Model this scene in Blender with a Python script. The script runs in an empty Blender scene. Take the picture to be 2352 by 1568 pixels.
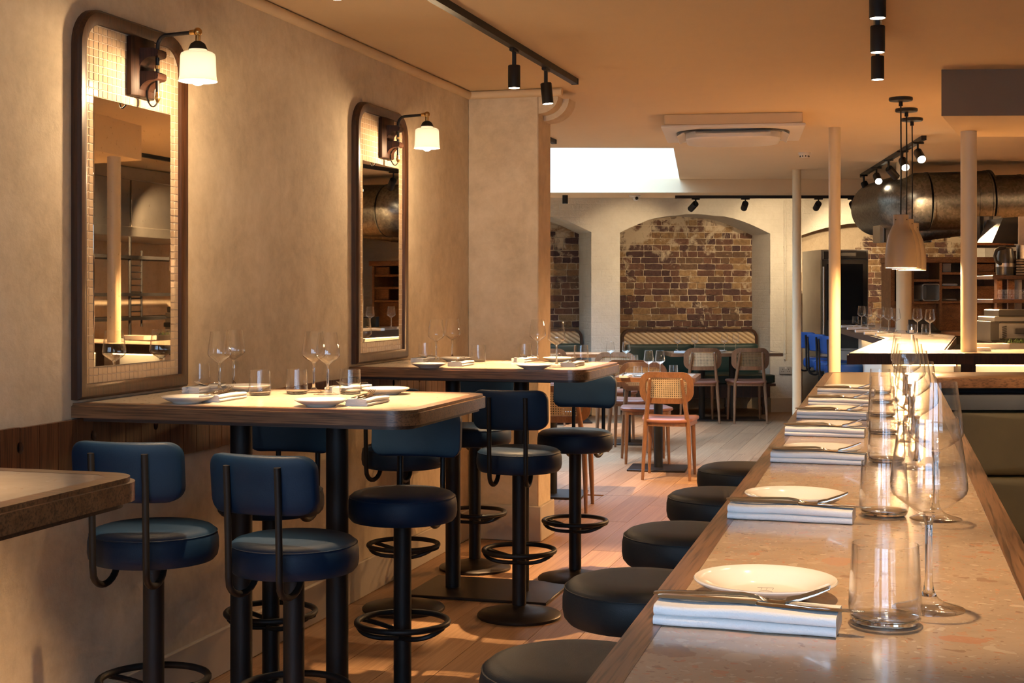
import bpy, bmesh, math, random
from mathutils import Vector, Matrix
random.seed(7)
S = bpy.context.scene
COL = S.collection
PI = math.pi

# ------------------------------------------------------------------ camera
EYE = 1.42                       # eye height of the camera above the floor
YAW = math.atan((2110 - 1176) / 3250.0)
cs, sn = math.cos(YAW), math.sin(YAW)
cam_d = bpy.data.cameras.new('camera')
cam_d.sensor_width = 36.0
cam_d.lens = 36.0 * 3250 / 2352
cam_d.shift_y = -(784 - 670) / 2352.0
cam_d.clip_start = 0.05
cam = bpy.data.objects.new('camera', cam_d)
cam.location = (0, 0, EYE)
cam.rotation_euler = (PI / 2, 0, YAW)
COL.objects.link(cam)
S.camera = cam

# ------------------------------------------------------------------ world, daylight, exposure
S.view_settings.view_transform = 'Standard'
S.view_settings.look = 'None'
S.view_settings.gamma = 1.0
S.view_settings.use_curve_mapping = False
S.view_settings.exposure = 0.72
S.cycles.use_denoising = True
S.cycles.max_bounces = 8
S.cycles.diffuse_bounces = 4
S.cycles.glossy_bounces = 5
S.cycles.transmission_bounces = 8
S.cycles.transparent_max_bounces = 40
S.cycles.caustics_reflective = False
S.cycles.caustics_refractive = False
S.cycles.sample_clamp_indirect = 4.0
S.cycles.use_adaptive_sampling = True
S.cycles.adaptive_threshold = 0.07
S.cycles.adaptive_min_samples = 20
w = bpy.data.worlds.new('sky')
S.world = w
w.use_nodes = True
bg = w.node_tree.nodes['Background']
bg.inputs[0].default_value = (0.62, 0.80, 1.0, 1)
bg.inputs[1].default_value = 2.2

DAY = (0.50, 0.76, 1.0)
WARM = (1.0, 0.63, 0.31)          # halogen spots
AMBER = (1.0, 0.54, 0.22)         # filament bulbs and LED strips
CEIL = 2.575
TOP = 1.078                       # height of bar and bar tables

def area(name, loc, rot, sx, sy, energy, color):
    l = bpy.data.lights.new(name, 'AREA')
    l.shape = 'RECTANGLE'; l.size = sx; l.size_y = sy
    l.energy = energy; l.color = color
    o = bpy.data.objects.new(name, l); COL.objects.link(o)
    o.location = loc; o.rotation_euler = rot
    return o

# daylight through the street windows behind the camera and through the roof light over the rear room
E_WIN, E_SKY = 16.0, 245.0
for wx in (-1.5, 0.0):
    o = area('street_daylight', (wx, -1.62, 1.5), (PI / 2 - 0.6, 0, 0), 1.2, 1.7, E_WIN, (0.40, 0.64, 1.0))   # tilted down and narrowed to keep daylight off the bulkhead
    o.data.spread = math.radians(110)
o = area('roof_daylight', (-4.05, 12.3, 3.75), (0, 0, YAW), 4.6, 2.6, E_SKY, (0.33, 0.60, 1.0))
o.data.spread = math.radians(135)
E_SPOT, E_SCONCE, E_PEND = 385.0, 15.0, 66.0

# ------------------------------------------------------------------ points on known planes
def ray(u, d):
    a = (u - 1176) / 3250.0
    return d * (-sn + a * cs), d * (cs + a * sn)
def gp(u, v, z=0.0):
    """point at height z seen at (u, v)"""
    d = 3250.0 * (EYE - z) / (v - 670.0)
    x, y = ray(u, d)
    return Vector((x, y, z))
def dp(u, v, d):
    x, y = ray(u, d)
    return Vector((x, y, EYE - d * (v - 670.0) / 3250.0))

# ------------------------------------------------------------------ materials
def mat(name):
    m = bpy.data.materials.new(name); m.use_nodes = True
    nt = m.node_tree
    return m, nt, nt.nodes['Principled BSDF']
def N(nt, t, **k):
    n = nt.nodes.new(t)
    for a, b in k.items():
        setattr(n, a, b)
    return n
def ramp(nt, fac, stops, interp='LINEAR'):
    r = N(nt, 'ShaderNodeValToRGB')
    r.color_ramp.interpolation = interp
    e = r.color_ramp.elements
    while len(e) < len(stops):
        e.new(0.5)
    for i, (p, c) in enumerate(stops):
        e[i].position = p
        e[i].color = (c[0], c[1], c[2], 1) if len(c) == 3 else c
    nt.links.new(fac, r.inputs[0])
    return r.outputs[0]
def coords(nt, kind='Object', scale=(1, 1, 1), rnd=False):
    tc = N(nt, 'ShaderNodeTexCoord')
    mp = N(nt, 'ShaderNodeMapping')
    mp.inputs['Scale'].default_value = scale
    nt.links.new(tc.outputs[kind], mp.inputs[0])
    if rnd:
        oi = N(nt, 'ShaderNodeObjectInfo')
        m = N(nt, 'ShaderNodeMath', operation='MULTIPLY'); m.inputs[1].default_value = 37.0
        nt.links.new(oi.outputs['Random'], m.inputs[0])
        cb = N(nt, 'ShaderNodeCombineXYZ')
        for i in range(3): nt.links.new(m.outputs[0], cb.inputs[i])
        nt.links.new(cb.outputs[0], mp.inputs['Location'])
    return mp.outputs[0]
def noise(nt, vec, scale, detail=4, rough=0.55, dist=0.0):
    n = N(nt, 'ShaderNodeTexNoise')
    n.inputs['Scale'].default_value = scale
    n.inputs['Detail'].default_value = detail
    n.inputs['Roughness'].default_value = rough
    n.inputs['Distortion'].default_value = dist
    nt.links.new(vec, n.inputs['Vector'])
    return n.outputs['Fac']
def bump(nt, b, h, strength=0.3, dist=0.01):
    n = N(nt, 'ShaderNodeBump')
    n.inputs['Strength'].default_value = strength
    n.inputs['Distance'].default_value = dist
    nt.links.new(h, n.inputs['Height'])
    nt.links.new(n.outputs[0], b.inputs['Normal'])
def mixc(nt, f, a, b, mode='MIX'):
    m = N(nt, 'ShaderNodeMix', data_type='RGBA', blend_type=mode)
    if isinstance(f, float): m.inputs[0].default_value = f
    else: nt.links.new(f, m.inputs[0])
    for s, v in ((6, a), (7, b)):
        if isinstance(v, tuple): m.inputs[s].default_value = (v[0], v[1], v[2], 1)
        else: nt.links.new(v, m.inputs[s])
    return m.outputs[2]
def plain(name, c, rough=0.5, metal=0.0, spec=0.5, coat=0.0, var=0.12, scale=6.0, bmp=0.0, bscale=60.0, sheen=0.0):
    m, nt, b = mat(name)
    v = coords(nt)
    n = noise(nt, v, scale)
    lo = tuple(x * (1 - var) for x in c); hi = tuple(min(1, x * (1 + var)) for x in c)
    nt.links.new(ramp(nt, n, [(0.3, lo), (0.7, hi)]), b.inputs['Base Color'])
    b.inputs['Roughness'].default_value = rough
    b.inputs['Metallic'].default_value = metal
    b.inputs['Specular IOR Level'].default_value = spec
    b.inputs['Coat Weight'].default_value = coat
    b.inputs['Coat Roughness'].default_value = 0.1
    if sheen: b.inputs['Sheen Weight'].default_value = sheen
    if bmp: bump(nt, b, noise(nt, v, bscale, 3), bmp, 0.004)
    return m
def wood(name, dark, light, axis=0, rough=0.4, scale=1.0, coat=0.15, rnd=True, fine=0.5):
    m, nt, b = mat(name)
    s = [14.0 * scale] * 3; s[axis] = 1.1 * scale
    v = coords(nt, 'Object', tuple(s), rnd)
    n1 = noise(nt, v, 1.6, 5, 0.6, 1.2)
    s2 = [240.0 * scale] * 3; s2[axis] = 7.0 * scale
    n2 = noise(nt, coords(nt, 'Object', tuple(s2), rnd), 1.0, 2, 0.5)
    base = ramp(nt, n1, [(0.25, dark), (0.5, tuple((a + c) / 2 for a, c in zip(dark, light))), (0.72, light)])
    pores = ramp(nt, n2, [(0.36, tuple(x * (1 - fine) for x in (1, 1, 1))), (0.52, (1, 1, 1))])
    col = mixc(nt, 1.0, base, pores, 'MULTIPLY')
    nt.links.new(col, b.inputs['Base Color'])
    b.inputs['Roughness'].default_value = rough
    b.inputs['Coat Weight'].default_value = coat
    b.inputs['Coat Roughness'].default_value = 0.15
    bump(nt, b, n2, 0.12, 0.002)
    return m
def emit(name, c, strength):
    m, nt, b = mat(name)
    v = N(nt, 'ShaderNodeEmission')
    v.inputs[0].default_value = (c[0], c[1], c[2], 1)
    v.inputs[1].default_value = strength
    nt.links.new(v.outputs[0], nt.nodes['Material Output'].inputs[0])
    return m

def plaster_mat(name, stops, sc, rough=0.85, b_s=0.25):
    m, nt, b = mat(name)
    v = coords(nt)
    n1 = noise(nt, v, 2.6 * sc, 8, 0.66, 0.4)
    n2 = noise(nt, v, 16.0 * sc, 8, 0.7, 0.3)
    f = N(nt, 'ShaderNodeMath', operation='MULTIPLY_ADD'); f.inputs[1].default_value = 0.35
    nt.links.new(n2, f.inputs[0]); 
    m2 = N(nt, 'ShaderNodeMath', operation='MULTIPLY'); m2.inputs[1].default_value = 0.65
    nt.links.new(n1, m2.inputs[0]); nt.links.new(m2.outputs[0], f.inputs[2])
    nt.links.new(ramp(nt, f.outputs[0], stops), b.inputs['Base Color'])
    b.inputs['Roughness'].default_value = rough
    bump(nt, b, noise(nt, v, 22 * sc, 6, 0.65), b_s, 0.01)
    return m
M = {}
M['plaster'] = plaster_mat('limewash_plaster', [(0.32, (0.48, 0.39, 0.27)), (0.5, (0.65, 0.54, 0.385)), (0.66, (0.76, 0.645, 0.485))], 1.0)
M['ceiling'] = plaster_mat('ceiling_paint', [(0.3, (0.71, 0.545, 0.34)), (0.7, (0.75, 0.58, 0.37))], 0.6, 0.9, 0.05)
M['white_paint'] = plaster_mat('white_paint', [(0.3, (0.74, 0.71, 0.64)), (0.7, (0.80, 0.77, 0.70))], 1.2, 0.8, 0.1)
M['rough_white'] = plaster_mat('painted_brickwork', [(0.3, (0.60, 0.555, 0.465)), (0.7, (0.72, 0.675, 0.58))], 1.5, 0.8, 0.9)
nt = M['rough_white'].node_tree      # soft brick courses under the paint, in relief only
bt = N(nt, 'ShaderNodeTexBrick'); bt.inputs['Scale'].default_value = 1.0
bt.inputs['Brick Width'].default_value = 0.22; bt.inputs['Row Height'].default_value = 0.076; bt.inputs['Mortar Size'].default_value = 0.009; bt.inputs['Mortar Smooth'].default_value = 0.8
ge = N(nt, 'ShaderNodeNewGeometry'); sx = N(nt, 'ShaderNodeSeparateXYZ'); nt.links.new(ge.outputs['Position'], sx.inputs[0])
cx = N(nt, 'ShaderNodeCombineXYZ'); nt.links.new(sx.outputs['X'], cx.inputs[0]); nt.links.new(sx.outputs['Z'], cx.inputs[1]); nt.links.new(cx.outputs[0], bt.inputs['Vector'])
bp_ = [n for n in nt.nodes if n.type == 'BUMP'][0]
b2_ = N(nt, 'ShaderNodeBump'); b2_.inputs['Strength'].default_value = 0.22; b2_.inputs['Distance'].default_value = 0.01; b2_.invert = True
nt.links.new(bt.outputs['Fac'], b2_.inputs['Height']); nt.links.new(bp_.outputs[0], b2_.inputs['Normal'])
nt.links.new(b2_.outputs[0], nt.nodes['Principled BSDF'].inputs['Normal'])
M['mortar'] = plaster_mat('lime_mortar', [(0.3, (0.44, 0.34, 0.23)), (0.7, (0.62, 0.51, 0.37))], 3.0, 0.95, 0.8)
M['skirt'] = plain('skirting_paint', (0.52, 0.46, 0.37), 0.55, var=0.05)
M['dark_oak'] = wood('dark_oak', (0.030, 0.011, 0.0045), (0.078, 0.028, 0.0105), 2, 0.42)
M['dark_oak_y'] = wood('dark_oak_y', (0.030, 0.011, 0.0045), (0.078, 0.028, 0.0105), 1, 0.42)
M['oak_x'] = wood('table_oak_x', (0.135, 0.058, 0.023), (0.29, 0.138, 0.060), 0, 0.33, 1.0, 0.3, fine=0.55)
M['oak_y'] = wood('bar_oak_y', (0.095, 0.042, 0.022), (0.22, 0.110, 0.058), 1, 0.33, 1.0, 0.3, fine=0.75)
M['board'] = wood('band_boards', (0.075, 0.026, 0.010), (0.20, 0.080, 0.032), 2, 0.5, 1.0, 0.1)
M['lamp_wood'] = wood('lamp_bracket_wood', (0.012, 0.005, 0.003), (0.036, 0.013, 0.006), 2, 0.5, 1.0, 0.0)
M['lamp_wood'].node_tree.nodes['Principled BSDF'].inputs['Specular IOR Level'].default_value = 0.15
M['shelf_wood'] = wood('shelf_wood', (0.20, 0.078, 0.024), (0.36, 0.155, 0.052), 0, 0.5)
M['teak'] = wood('chair_beech', (0.17, 0.078, 0.034), (0.27, 0.130, 0.060), 2, 0.42, 1.2, 0.1, fine=0.25)
M['black'] = plain('black_metal', (0.009, 0.008, 0.008), 0.5, 0.0, 0.35, bmp=0.06, bscale=200)
M['black_base'] = plain('cast_black_iron', (0.030, 0.022, 0.018), 0.40, 0.5, bmp=0.1, bscale=150)
M['navy'] = plain('navy_leather', (0.0030, 0.0175, 0.048), 0.50, 0.0, 0.28, var=0.12, bmp=0.12, bscale=420)
M['charcoal'] = plain('charcoal_leather', (0.012, 0.0155, 0.018), 0.50, 0.0, 0.32, var=0.1, bmp=0.12, bscale=420)
M['cobalt'] = plain('cobalt_leather', (0.010, 0.066, 0.26), 0.45, 0.0, 0.4, var=0.1, bmp=0.1, bscale=400)
M['green'] = plain('bottle_green_leather', (0.014, 0.034, 0.027), 0.38, 0.0, 0.5, var=0.1, bmp=0.1, bscale=300)
M['olive'] = plain('olive_leather', (0.060, 0.047, 0.022), 0.5, 0.0, 0.4, var=0.15, bmp=0.12, bscale=300)
M['tan'] = plain('tan_leather', (0.25, 0.105, 0.066), 0.42, 0.0, 0.45, var=0.1, bmp=0.08, bscale=300)
M['slate'] = plain('slate_panel', (0.060, 0.066, 0.075), 0.55)
M['brass'] = plain('aged_brass', (0.55, 0.33, 0.12), 0.28, 1.0)
M['steel'] = plain('stainless_steel', (0.52, 0.49, 0.45), 0.30, 1.0, var=0.06)
M['brushed'] = plain('brushed_dark_steel', (0.27, 0.255, 0.235), 0.46, 1.0, var=0.08)
M['dark_steel'] = plain('oven_dark', (0.055, 0.052, 0.048), 0.3, 0.6)
M['cutlery'] = plain('polished_cutlery', (0.62, 0.58, 0.53), 0.12, 1.0, var=0.03)
M['porcelain'] = plain('white_porcelain', (0.80, 0.76, 0.70), 0.12, 0, 0.5, 0.4, var=0.02)
M['linen'] = plain('white_linen', (0.74, 0.73, 0.72), 0.9, var=0.03, bmp=0.25, bscale=500)
M['cane'] = plain('woven_cane', (0.62, 0.46, 0.26), 0.6, var=0.1, scale=40)
M['cream_metal'] = plain('cream_enamel', (0.31, 0.245, 0.17), 0.45, var=0.03)
M['post'] = plain('cream_post_paint', (0.68, 0.57, 0.385), 0.42, var=0.04, bmp=0.05)
M['plastic'] = plain('white_plastic', (0.74, 0.70, 0.63), 0.4, var=0.02)
M['grey_box'] = plain('grey_plastic', (0.42, 0.40, 0.36), 0.5)
M['dark_wood'] = wood('dark_shelf', (0.035, 0.014, 0.007), (0.085, 0.036, 0.016), 0, 0.5)
M['ink'] = plain('grey_ink', (0.16, 0.16, 0.15), 0.5)
M['herb'] = plain('green_herbs', (0.03, 0.06, 0.012), 0.6, var=0.4, scale=30)
M['glow'] = emit('lamp_glow', (1.0, 0.80, 0.55), 26.0)
M['bulb'] = emit('bulb_glow', (1.0, 0.80, 0.52), 34.0)
M['led'] = emit('led_strip_glow', (1.0, 0.66, 0.30), 7.5)
M['candle'] = emit('candle_flame', (1.0, 0.78, 0.5), 12.0)

# galvanised duct
m, nt, b = mat('galvanised_steel')
v = coords(nt)
vo = N(nt, 'ShaderNodeTexVoronoi'); vo.inputs['Scale'].default_value = 55
nt.links.new(v, vo.inputs['Vector'])
nt.links.new(ramp(nt, vo.outputs['Color'], [(0.2, (0.17, 0.165, 0.15)), (0.8, (0.27, 0.26, 0.235))]), b.inputs['Base Color'])
b.inputs['Metallic'].default_value = 1.0
b.inputs['Roughness'].default_value = 0.36
M['galv'] = m
# mirror
m, nt, b = mat('silvered_glass')
v = coords(nt)
n = noise(nt, v, 60, 3)
nt.links.new(ramp(nt, n, [(0.26, (0.60, 0.54, 0.45)), (0.36, (0.84, 0.81, 0.74))]), b.inputs['Base Color'])
b.inputs['Metallic'].default_value = 1.0; b.inputs['Roughness'].default_value = 0.012
M['mirror'] = m
# opal glass shade: white glass that lets the bulb shine through
m, nt, b = mat('opal_glass')
b.inputs['Base Color'].default_value = (0.93, 0.91, 0.88, 1)
b.inputs['Roughness'].default_value = 0.12
tr = N(nt, 'ShaderNodeBsdfTranslucent'); tr.inputs[0].default_value = (0.96, 0.93, 0.88, 1)
mx = N(nt, 'ShaderNodeMixShader'); mx.inputs[0].default_value = 0.55
nt.links.new(b.outputs[0], mx.inputs[1]); nt.links.new(tr.outputs[0], mx.inputs[2])
nt.links.new(mx.outputs[0], nt.nodes['Material Output'].inputs[0])
M['opal'] = m
# blown glass: thin wall (clear, brighter reflection and slight tint towards the rim of the outline)
def thin_glass(name, tint):
    m, nt, b = mat(name)
    lw = N(nt, 'ShaderNodeLayerWeight'); lw.inputs['Blend'].default_value = 0.5
    p = N(nt, 'ShaderNodeMath', operation='POWER'); p.inputs[1].default_value = 3.0
    nt.links.new(lw.outputs['Facing'], p.inputs[0])
    fr = N(nt, 'ShaderNodeMath', operation='MULTIPLY_ADD'); fr.inputs[1].default_value = 0.9; fr.inputs[2].default_value = 0.03
    nt.links.new(p.outputs[0], fr.inputs[0])
    tcol = ramp(nt, p.outputs[0], [(0.0, (0.999, 0.999, 0.998)), (0.5, (0.97, 0.97, 0.965)), (1.0, tint)])
    t = N(nt, 'ShaderNodeBsdfTransparent'); nt.links.new(tcol, t.inputs[0])
    g = N(nt, 'ShaderNodeBsdfGlossy'); g.inputs['Roughness'].default_value = 0.02
    g.inputs[0].default_value = (1, 1, 1, 1)
    mx = N(nt, 'ShaderNodeMixShader')
    nt.links.new(fr.outputs[0], mx.inputs[0]); nt.links.new(t.outputs[0], mx.inputs[1]); nt.links.new(g.outputs[0], mx.inputs[2])
    nt.links.new(mx.outputs[0], nt.nodes['Material Output'].inputs[0])
    return m
M['glass'] = thin_glass('blown_glass', (0.42, 0.39, 0.35))
m, nt, b = mat('solid_glass')
g = N(nt, 'ShaderNodeBsdfGlass'); g.inputs['IOR'].default_value = 1.48; g.inputs['Roughness'].default_value = 0.0
g.inputs[0].default_value = (0.98, 0.98, 0.97, 1)
nt.links.new(g.outputs[0], nt.nodes['Material Output'].inputs[0])
M['solid_glass'] = m
m, nt, b = mat('window_glass')
M['pane'] = thin_glass('window_pane', (0.8, 0.85, 0.85))
# oven window
m, nt, b = mat('oven_window')
b.inputs['Base Color'].default_value = (0.012, 0.014, 0.016, 1); b.inputs['Roughness'].default_value = 0.04
M['oven_glass'] = m

# terrazzo / marble tops
def terrazzo(name, base, chips, sc, rough):
    m, nt, b = mat(name)
    v = coords(nt)
    dn = N(nt, 'ShaderNodeTexNoise'); dn.inputs['Scale'].default_value = 20 * sc; dn.inputs['Detail'].default_value = 5
    nt.links.new(v, dn.inputs['Vector'])
    vm = N(nt, 'ShaderNodeMixRGB'); vm.inputs[0].default_value = 0.055
    nt.links.new(v, vm.inputs[1]); nt.links.new(dn.outputs['Color'], vm.inputs[2])
    col = ramp(nt, noise(nt, v, 7 * sc, 6, 0.65, 0.5), [(0.3, base[0]), (0.55, base[1]), (0.75, base[2])])
    for k, (s, thr, pal) in enumerate(chips):
        vo = N(nt, 'ShaderNodeTexVoronoi'); vo.inputs['Scale'].default_value = s * sc
        nt.links.new(vm.outputs[0], vo.inputs['Vector'])
        sep = N(nt, 'ShaderNodeSeparateColor'); nt.links.new(vo.outputs['Color'], sep.inputs[0])
        pick = N(nt, 'ShaderNodeMath', operation='LESS_THAN'); pick.inputs[1].default_value = thr
        nt.links.new(sep.outputs[0], pick.inputs[0])
        near = N(nt, 'ShaderNodeMath', operation='LESS_THAN'); near.inputs[1].default_value = 0.36
        nt.links.new(vo.outputs['Distance'], near.inputs[0])
        both = N(nt, 'ShaderNodeMath', operation='MULTIPLY')
        nt.links.new(pick.outputs[0], both.inputs[0]); nt.links.new(near.outputs[0], both.inputs[1])
        chip = ramp(nt, sep.outputs[1], [(i / len(pal), c) for i, c in enumerate(pal)], 'CONSTANT')
        sf = N(nt, 'ShaderNodeMath', operation='MULTIPLY'); sf.inputs[1].default_value = 0.72
        nt.links.new(both.outputs[0], sf.inputs[0])
        col = mixc(nt, sf.outputs[0], col, chip)
    nt.links.new(col, b.inputs['Base Color'])
    b.inputs['Roughness'].default_value = rough
    b.inputs['Specular IOR Level'].default_value = 0.5
    b.inputs['Coat Weight'].default_value = 0.2; b.inputs['Coat Roughness'].default_value = 0.06
    return m
PAL = [(0.46, 0.21, 0.12), (0.50, 0.40, 0.29), (0.27, 0.165, 0.11), (0.46, 0.26, 0.155), (0.36, 0.27, 0.19), (0.54, 0.44, 0.32)]
M['terrazzo'] = terrazzo('terrazzo_bar', [(0.33, 0.245, 0.17), (0.42, 0.315, 0.22), (0.47, 0.36, 0.255)],
                         [(210, 0.34, PAL), (95, 0.34, PAL), (42, 0.26, PAL), (15, 0.16, PAL)], 1.0, 0.2)
M['marble'] = terrazzo('table_stone', [(0.50, 0.42, 0.33), (0.58, 0.49, 0.39), (0.62, 0.54, 0.44)],
                       [(90, 0.12, [(0.5, 0.36, 0.25), (0.64, 0.56, 0.47)])], 1.0, 0.2)
M['pass_stone'] = terrazzo('pass_stone', [(0.62, 0.53, 0.42), (0.70, 0.61, 0.49), (0.74, 0.66, 0.54)],
                       [(60, 0.15, [(0.5, 0.36, 0.25), (0.7, 0.62, 0.52)])], 1.0, 0.2)

# bricks: one colour per brick, lime wash left on the upper courses
m, nt, b = mat('stock_brick')
oi = N(nt, 'ShaderNodeObjectInfo')
pal = [(0.0, (0.072, 0.037, 0.034)), (0.15, (0.125, 0.062, 0.042)), (0.30, (0.215, 0.125, 0.060)), (0.42, (0.090, 0.048, 0.043)),
       (0.55, (0.26, 0.165, 0.080)), (0.66, (0.16, 0.082, 0.054)), (0.78, (0.29, 0.19, 0.095)), (0.90, (0.135, 0.080, 0.048))]
base = ramp(nt, oi.outputs['Random'], pal, 'CONSTANT')
ge = N(nt, 'ShaderNodeNewGeometry')
n1 = noise(nt, ge.outputs['Position'], 26, 5, 0.7)
n2 = noise(nt, ge.outputs['Position'], 5, 5, 0.65, 0.5)
c1 = mixc(nt, 1.0, base, ramp(nt, n1, [(0.3, (0.55, 0.5, 0.5)), (0.7, (1.25, 1.2, 1.15))]), 'MULTIPLY')
sx = N(nt, 'ShaderNodeSeparateXYZ'); nt.links.new(ge.outputs['Position'], sx.inputs[0])
mr = N(nt, 'ShaderNodeMapRange'); mr.inputs[1].default_value = 1.75; mr.inputs[2].default_value = 2.3
mr.inputs[3].default_value = 0.0; mr.inputs[4].default_value = 0.22
nt.links.new(sx.outputs['Z'], mr.inputs[0])
ad = N(nt, 'ShaderNodeMath', operation='ADD'); nt.links.new(n2, ad.inputs[0]); nt.links.new(mr.outputs[0], ad.inputs[1])
lime = ramp(nt, ad.outputs[0], [(0.60, (0, 0, 0)), (0.70, (1, 1, 1))])
c2 = mixc(nt, lime, c1, (0.50, 0.40, 0.28))
nt.links.new(c2, b.inputs['Base Color']); b.inputs['Roughness'].default_value = 0.9
bump(nt, b, n1, 0.7, 0.01)
M['brick'] = m
# mosaic tiles
m, nt, b = mat('mosaic_tile')
oi = N(nt, 'ShaderNodeObjectInfo')
nt.links.new(ramp(nt, oi.outputs['Random'], [(0, (0.50, 0.36, 0.235)), (0.5, (0.56, 0.42, 0.28)), (1, (0.46, 0.32, 0.21))]), b.inputs['Base Color'])
b.inputs['Roughness'].default_value = 0.16
M['tile'] = m
M['grout'] = plain('pale_grout', (0.66, 0.56, 0.44), 0.9)
# floor planks
m, nt, b = mat('oak_plank')
oi = N(nt, 'ShaderNodeObjectInfo')
v = coords(nt, 'Object', (9, 0.9, 9), True)
n1 = noise(nt, v, 1.5, 5, 0.6, 1.0)
n2 = noise(nt, coords(nt, 'Object', (90, 3, 90), True), 1.0, 2)
kn = noise(nt, coords(nt, 'Object', (5, 2.2, 5), True), 1.0, 2, 0.5)
base = ramp(nt, n1, [(0.25, (0.30, 0.165, 0.082)), (0.55, (0.42, 0.25, 0.135)), (0.8, (0.50, 0.315, 0.178))])
tint = ramp(nt, oi.outputs['Random'], [(0, (0.80, 0.76, 0.72)), (0.5, (1, 0.98, 0.96)), (1, (1.12, 1.1, 1.06))])
c = mixc(nt, 1.0, base, tint, 'MULTIPLY')
c = mixc(nt, 1.0, c, ramp(nt, n2, [(0.3, (0.80, 0.78, 0.76)), (0.6, (1, 1, 1))]), 'MULTIPLY')
c = mixc(nt, 1.0, c, ramp(nt, kn, [(0.22, (0.42, 0.36, 0.32)), (0.30, (1, 1, 1))]), 'MULTIPLY')
nt.links.new(c, b.inputs['Base Color'])
b.inputs['Roughness'].default_value = 0.42
bump(nt, b, n2, 0.08, 0.002)
M['plank'] = m
# ribbed cane webbing of the benches: diagonal ribs
m, nt, b = mat('ribbed_cane_webbing')
v = coords(nt)
wv = N(nt, 'ShaderNodeTexWave'); wv.inputs['Scale'].default_value = 7.5; wv.inputs['Distortion'].default_value = 0.4
mp = N(nt, 'ShaderNodeMapping'); mp.inputs['Rotation'].default_value = (0, 0.95, 0)
nt.links.new(v, mp.inputs[0]); nt.links.new(mp.outputs[0], wv.inputs['Vector'])
nt.links.new(ramp(nt, wv.outputs['Fac'], [(0.1, (0.34, 0.20, 0.095)), (0.5, (0.62, 0.43, 0.24)), (1.0, (0.66, 0.47, 0.27))]), b.inputs['Base Color'])
b.inputs['Roughness'].default_value = 0.6
bump(nt, b, wv.outputs['Fac'], 0.6, 0.01)
M['ribcane'] = m

# ------------------------------------------------------------------ mesh helpers
def finish(bm, ang=38):
    bmesh.ops.recalc_face_normals(bm, faces=bm.faces)
    lim = math.radians(ang)
    for f in bm.faces: f.smooth = True
    for e in bm.edges:
        if len(e.link_faces) == 2 and e.calc_face_angle(0.0) > lim: e.smooth = False
def mesh(name, bm, m):
    finish(bm)
    me = bpy.data.meshes.new(name)
    bm.to_mesh(me); bm.free()
    me.materials.append(M[m] if isinstance(m, str) else m)
    return me
def link(name, me, parent=None, loc=None, rot=None):
    o = bpy.data.objects.new(name, me)
    COL.objects.link(o)
    if parent: o.parent = parent
    if loc is not None: o.location = loc
    if rot is not None: o.rotation_euler = rot
    return o
def obj(name, bm, m, parent=None, loc=None, rot=None):
    return link(name, mesh(name, bm, m), parent, loc, rot)
def tag(o, label=None, cat=None, group=None, kind=None):
    if label: o['label'] = label
    if cat: o['category'] = cat
    if group: o['group'] = group
    if kind: o['kind'] = kind
    return o
def thing(name, label, cat, loc=(0, 0, 0), rz=0.0, group=None):
    o = bpy.data.objects.new(name, None); COL.objects.link(o)
    o.empty_display_size = 0.1
    o.location = loc; o.rotation_euler = (0, 0, rz)
    return tag(o, label, cat, group)
def struct(name, bm, m, parent=None):
    o = obj(name, bm, m, parent)
    o['kind'] = 'structure'
    return o
KIDS = {}
def copy_tree(o, parent=None):
    c = o.copy(); COL.objects.link(c)
    if parent: c.parent = parent
    for ch in list(o.children): copy_tree(ch, c)
    return c
def dup(root, loc, rz, label, group=None):
    r = copy_tree(root)
    r.location = loc; r.rotation_euler = (0, 0, rz)
    r['label'] = label
    if group: r['group'] = group
    return r
class Proto:
    """the first use moves the built thing itself, later uses copy it"""
    def __init__(self, root): self.root, self.used = root, False
    def put(self, loc, rz, label, group=None):
        if not self.used:
            self.used = True
            r = self.root
            r.location = loc; r.rotation_euler = (0, 0, rz); r['label'] = label
            if group: r['group'] = group
            return r
        return dup(self.root, loc, rz, label, group)

def B(): return bmesh.new()
def box(bm, x0, x1, y0, y1, z0, z1, bev=0.0, seg=1):
    vs = [bm.verts.new((x, y, z)) for x in (x0, x1) for y in (y0, y1) for z in (z0, z1)]
    fs = [bm.faces.new([vs[i] for i in q]) for q in ((0, 1, 3, 2), (4, 6, 7, 5), (0, 4, 5, 1), (2, 3, 7, 6), (0, 2, 6, 4), (1, 5, 7, 3))]
    if bev:
        es = list({e for f in fs for e in f.edges})
        bmesh.ops.bevel(bm, geom=es, offset=bev, segments=seg, affect='EDGES', profile=0.5)
    return bm
def prism(bm, pts, z0, z1, bev=0.0, seg=2, top_only=False):
    lo = [bm.verts.new((p[0], p[1], z0)) for p in pts]
    hi = [bm.verts.new((p[0], p[1], z1)) for p in pts]
    n = len(pts)
    f1 = bm.faces.new(hi); f0 = bm.faces.new(lo[::-1])
    for i in range(n):
        bm.faces.new((lo[i], lo[(i + 1) % n], hi[(i + 1) % n], hi[i]))
    if bev:
        es = list(f1.edges) + ([] if top_only else list(f0.edges))
        bmesh.ops.bevel(bm, geom=es, offset=bev, segments=seg, affect='EDGES', profile=0.5)
    return bm
def ring_prism(bm, outer, inner, z0, z1):
    n = len(outer)
    q = [[bm.verts.new((p[0], p[1], z)) for p in pts] for pts, z in ((outer, z0), (outer, z1), (inner, z1), (inner, z0))]
    for k in range(4):
        a, b2 = q[k], q[(k + 1) % 4]
        for i in range(n):
            j = (i + 1) % n
            bm.faces.new((a[i], a[j], b2[j], b2[i]))
    return bm
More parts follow.
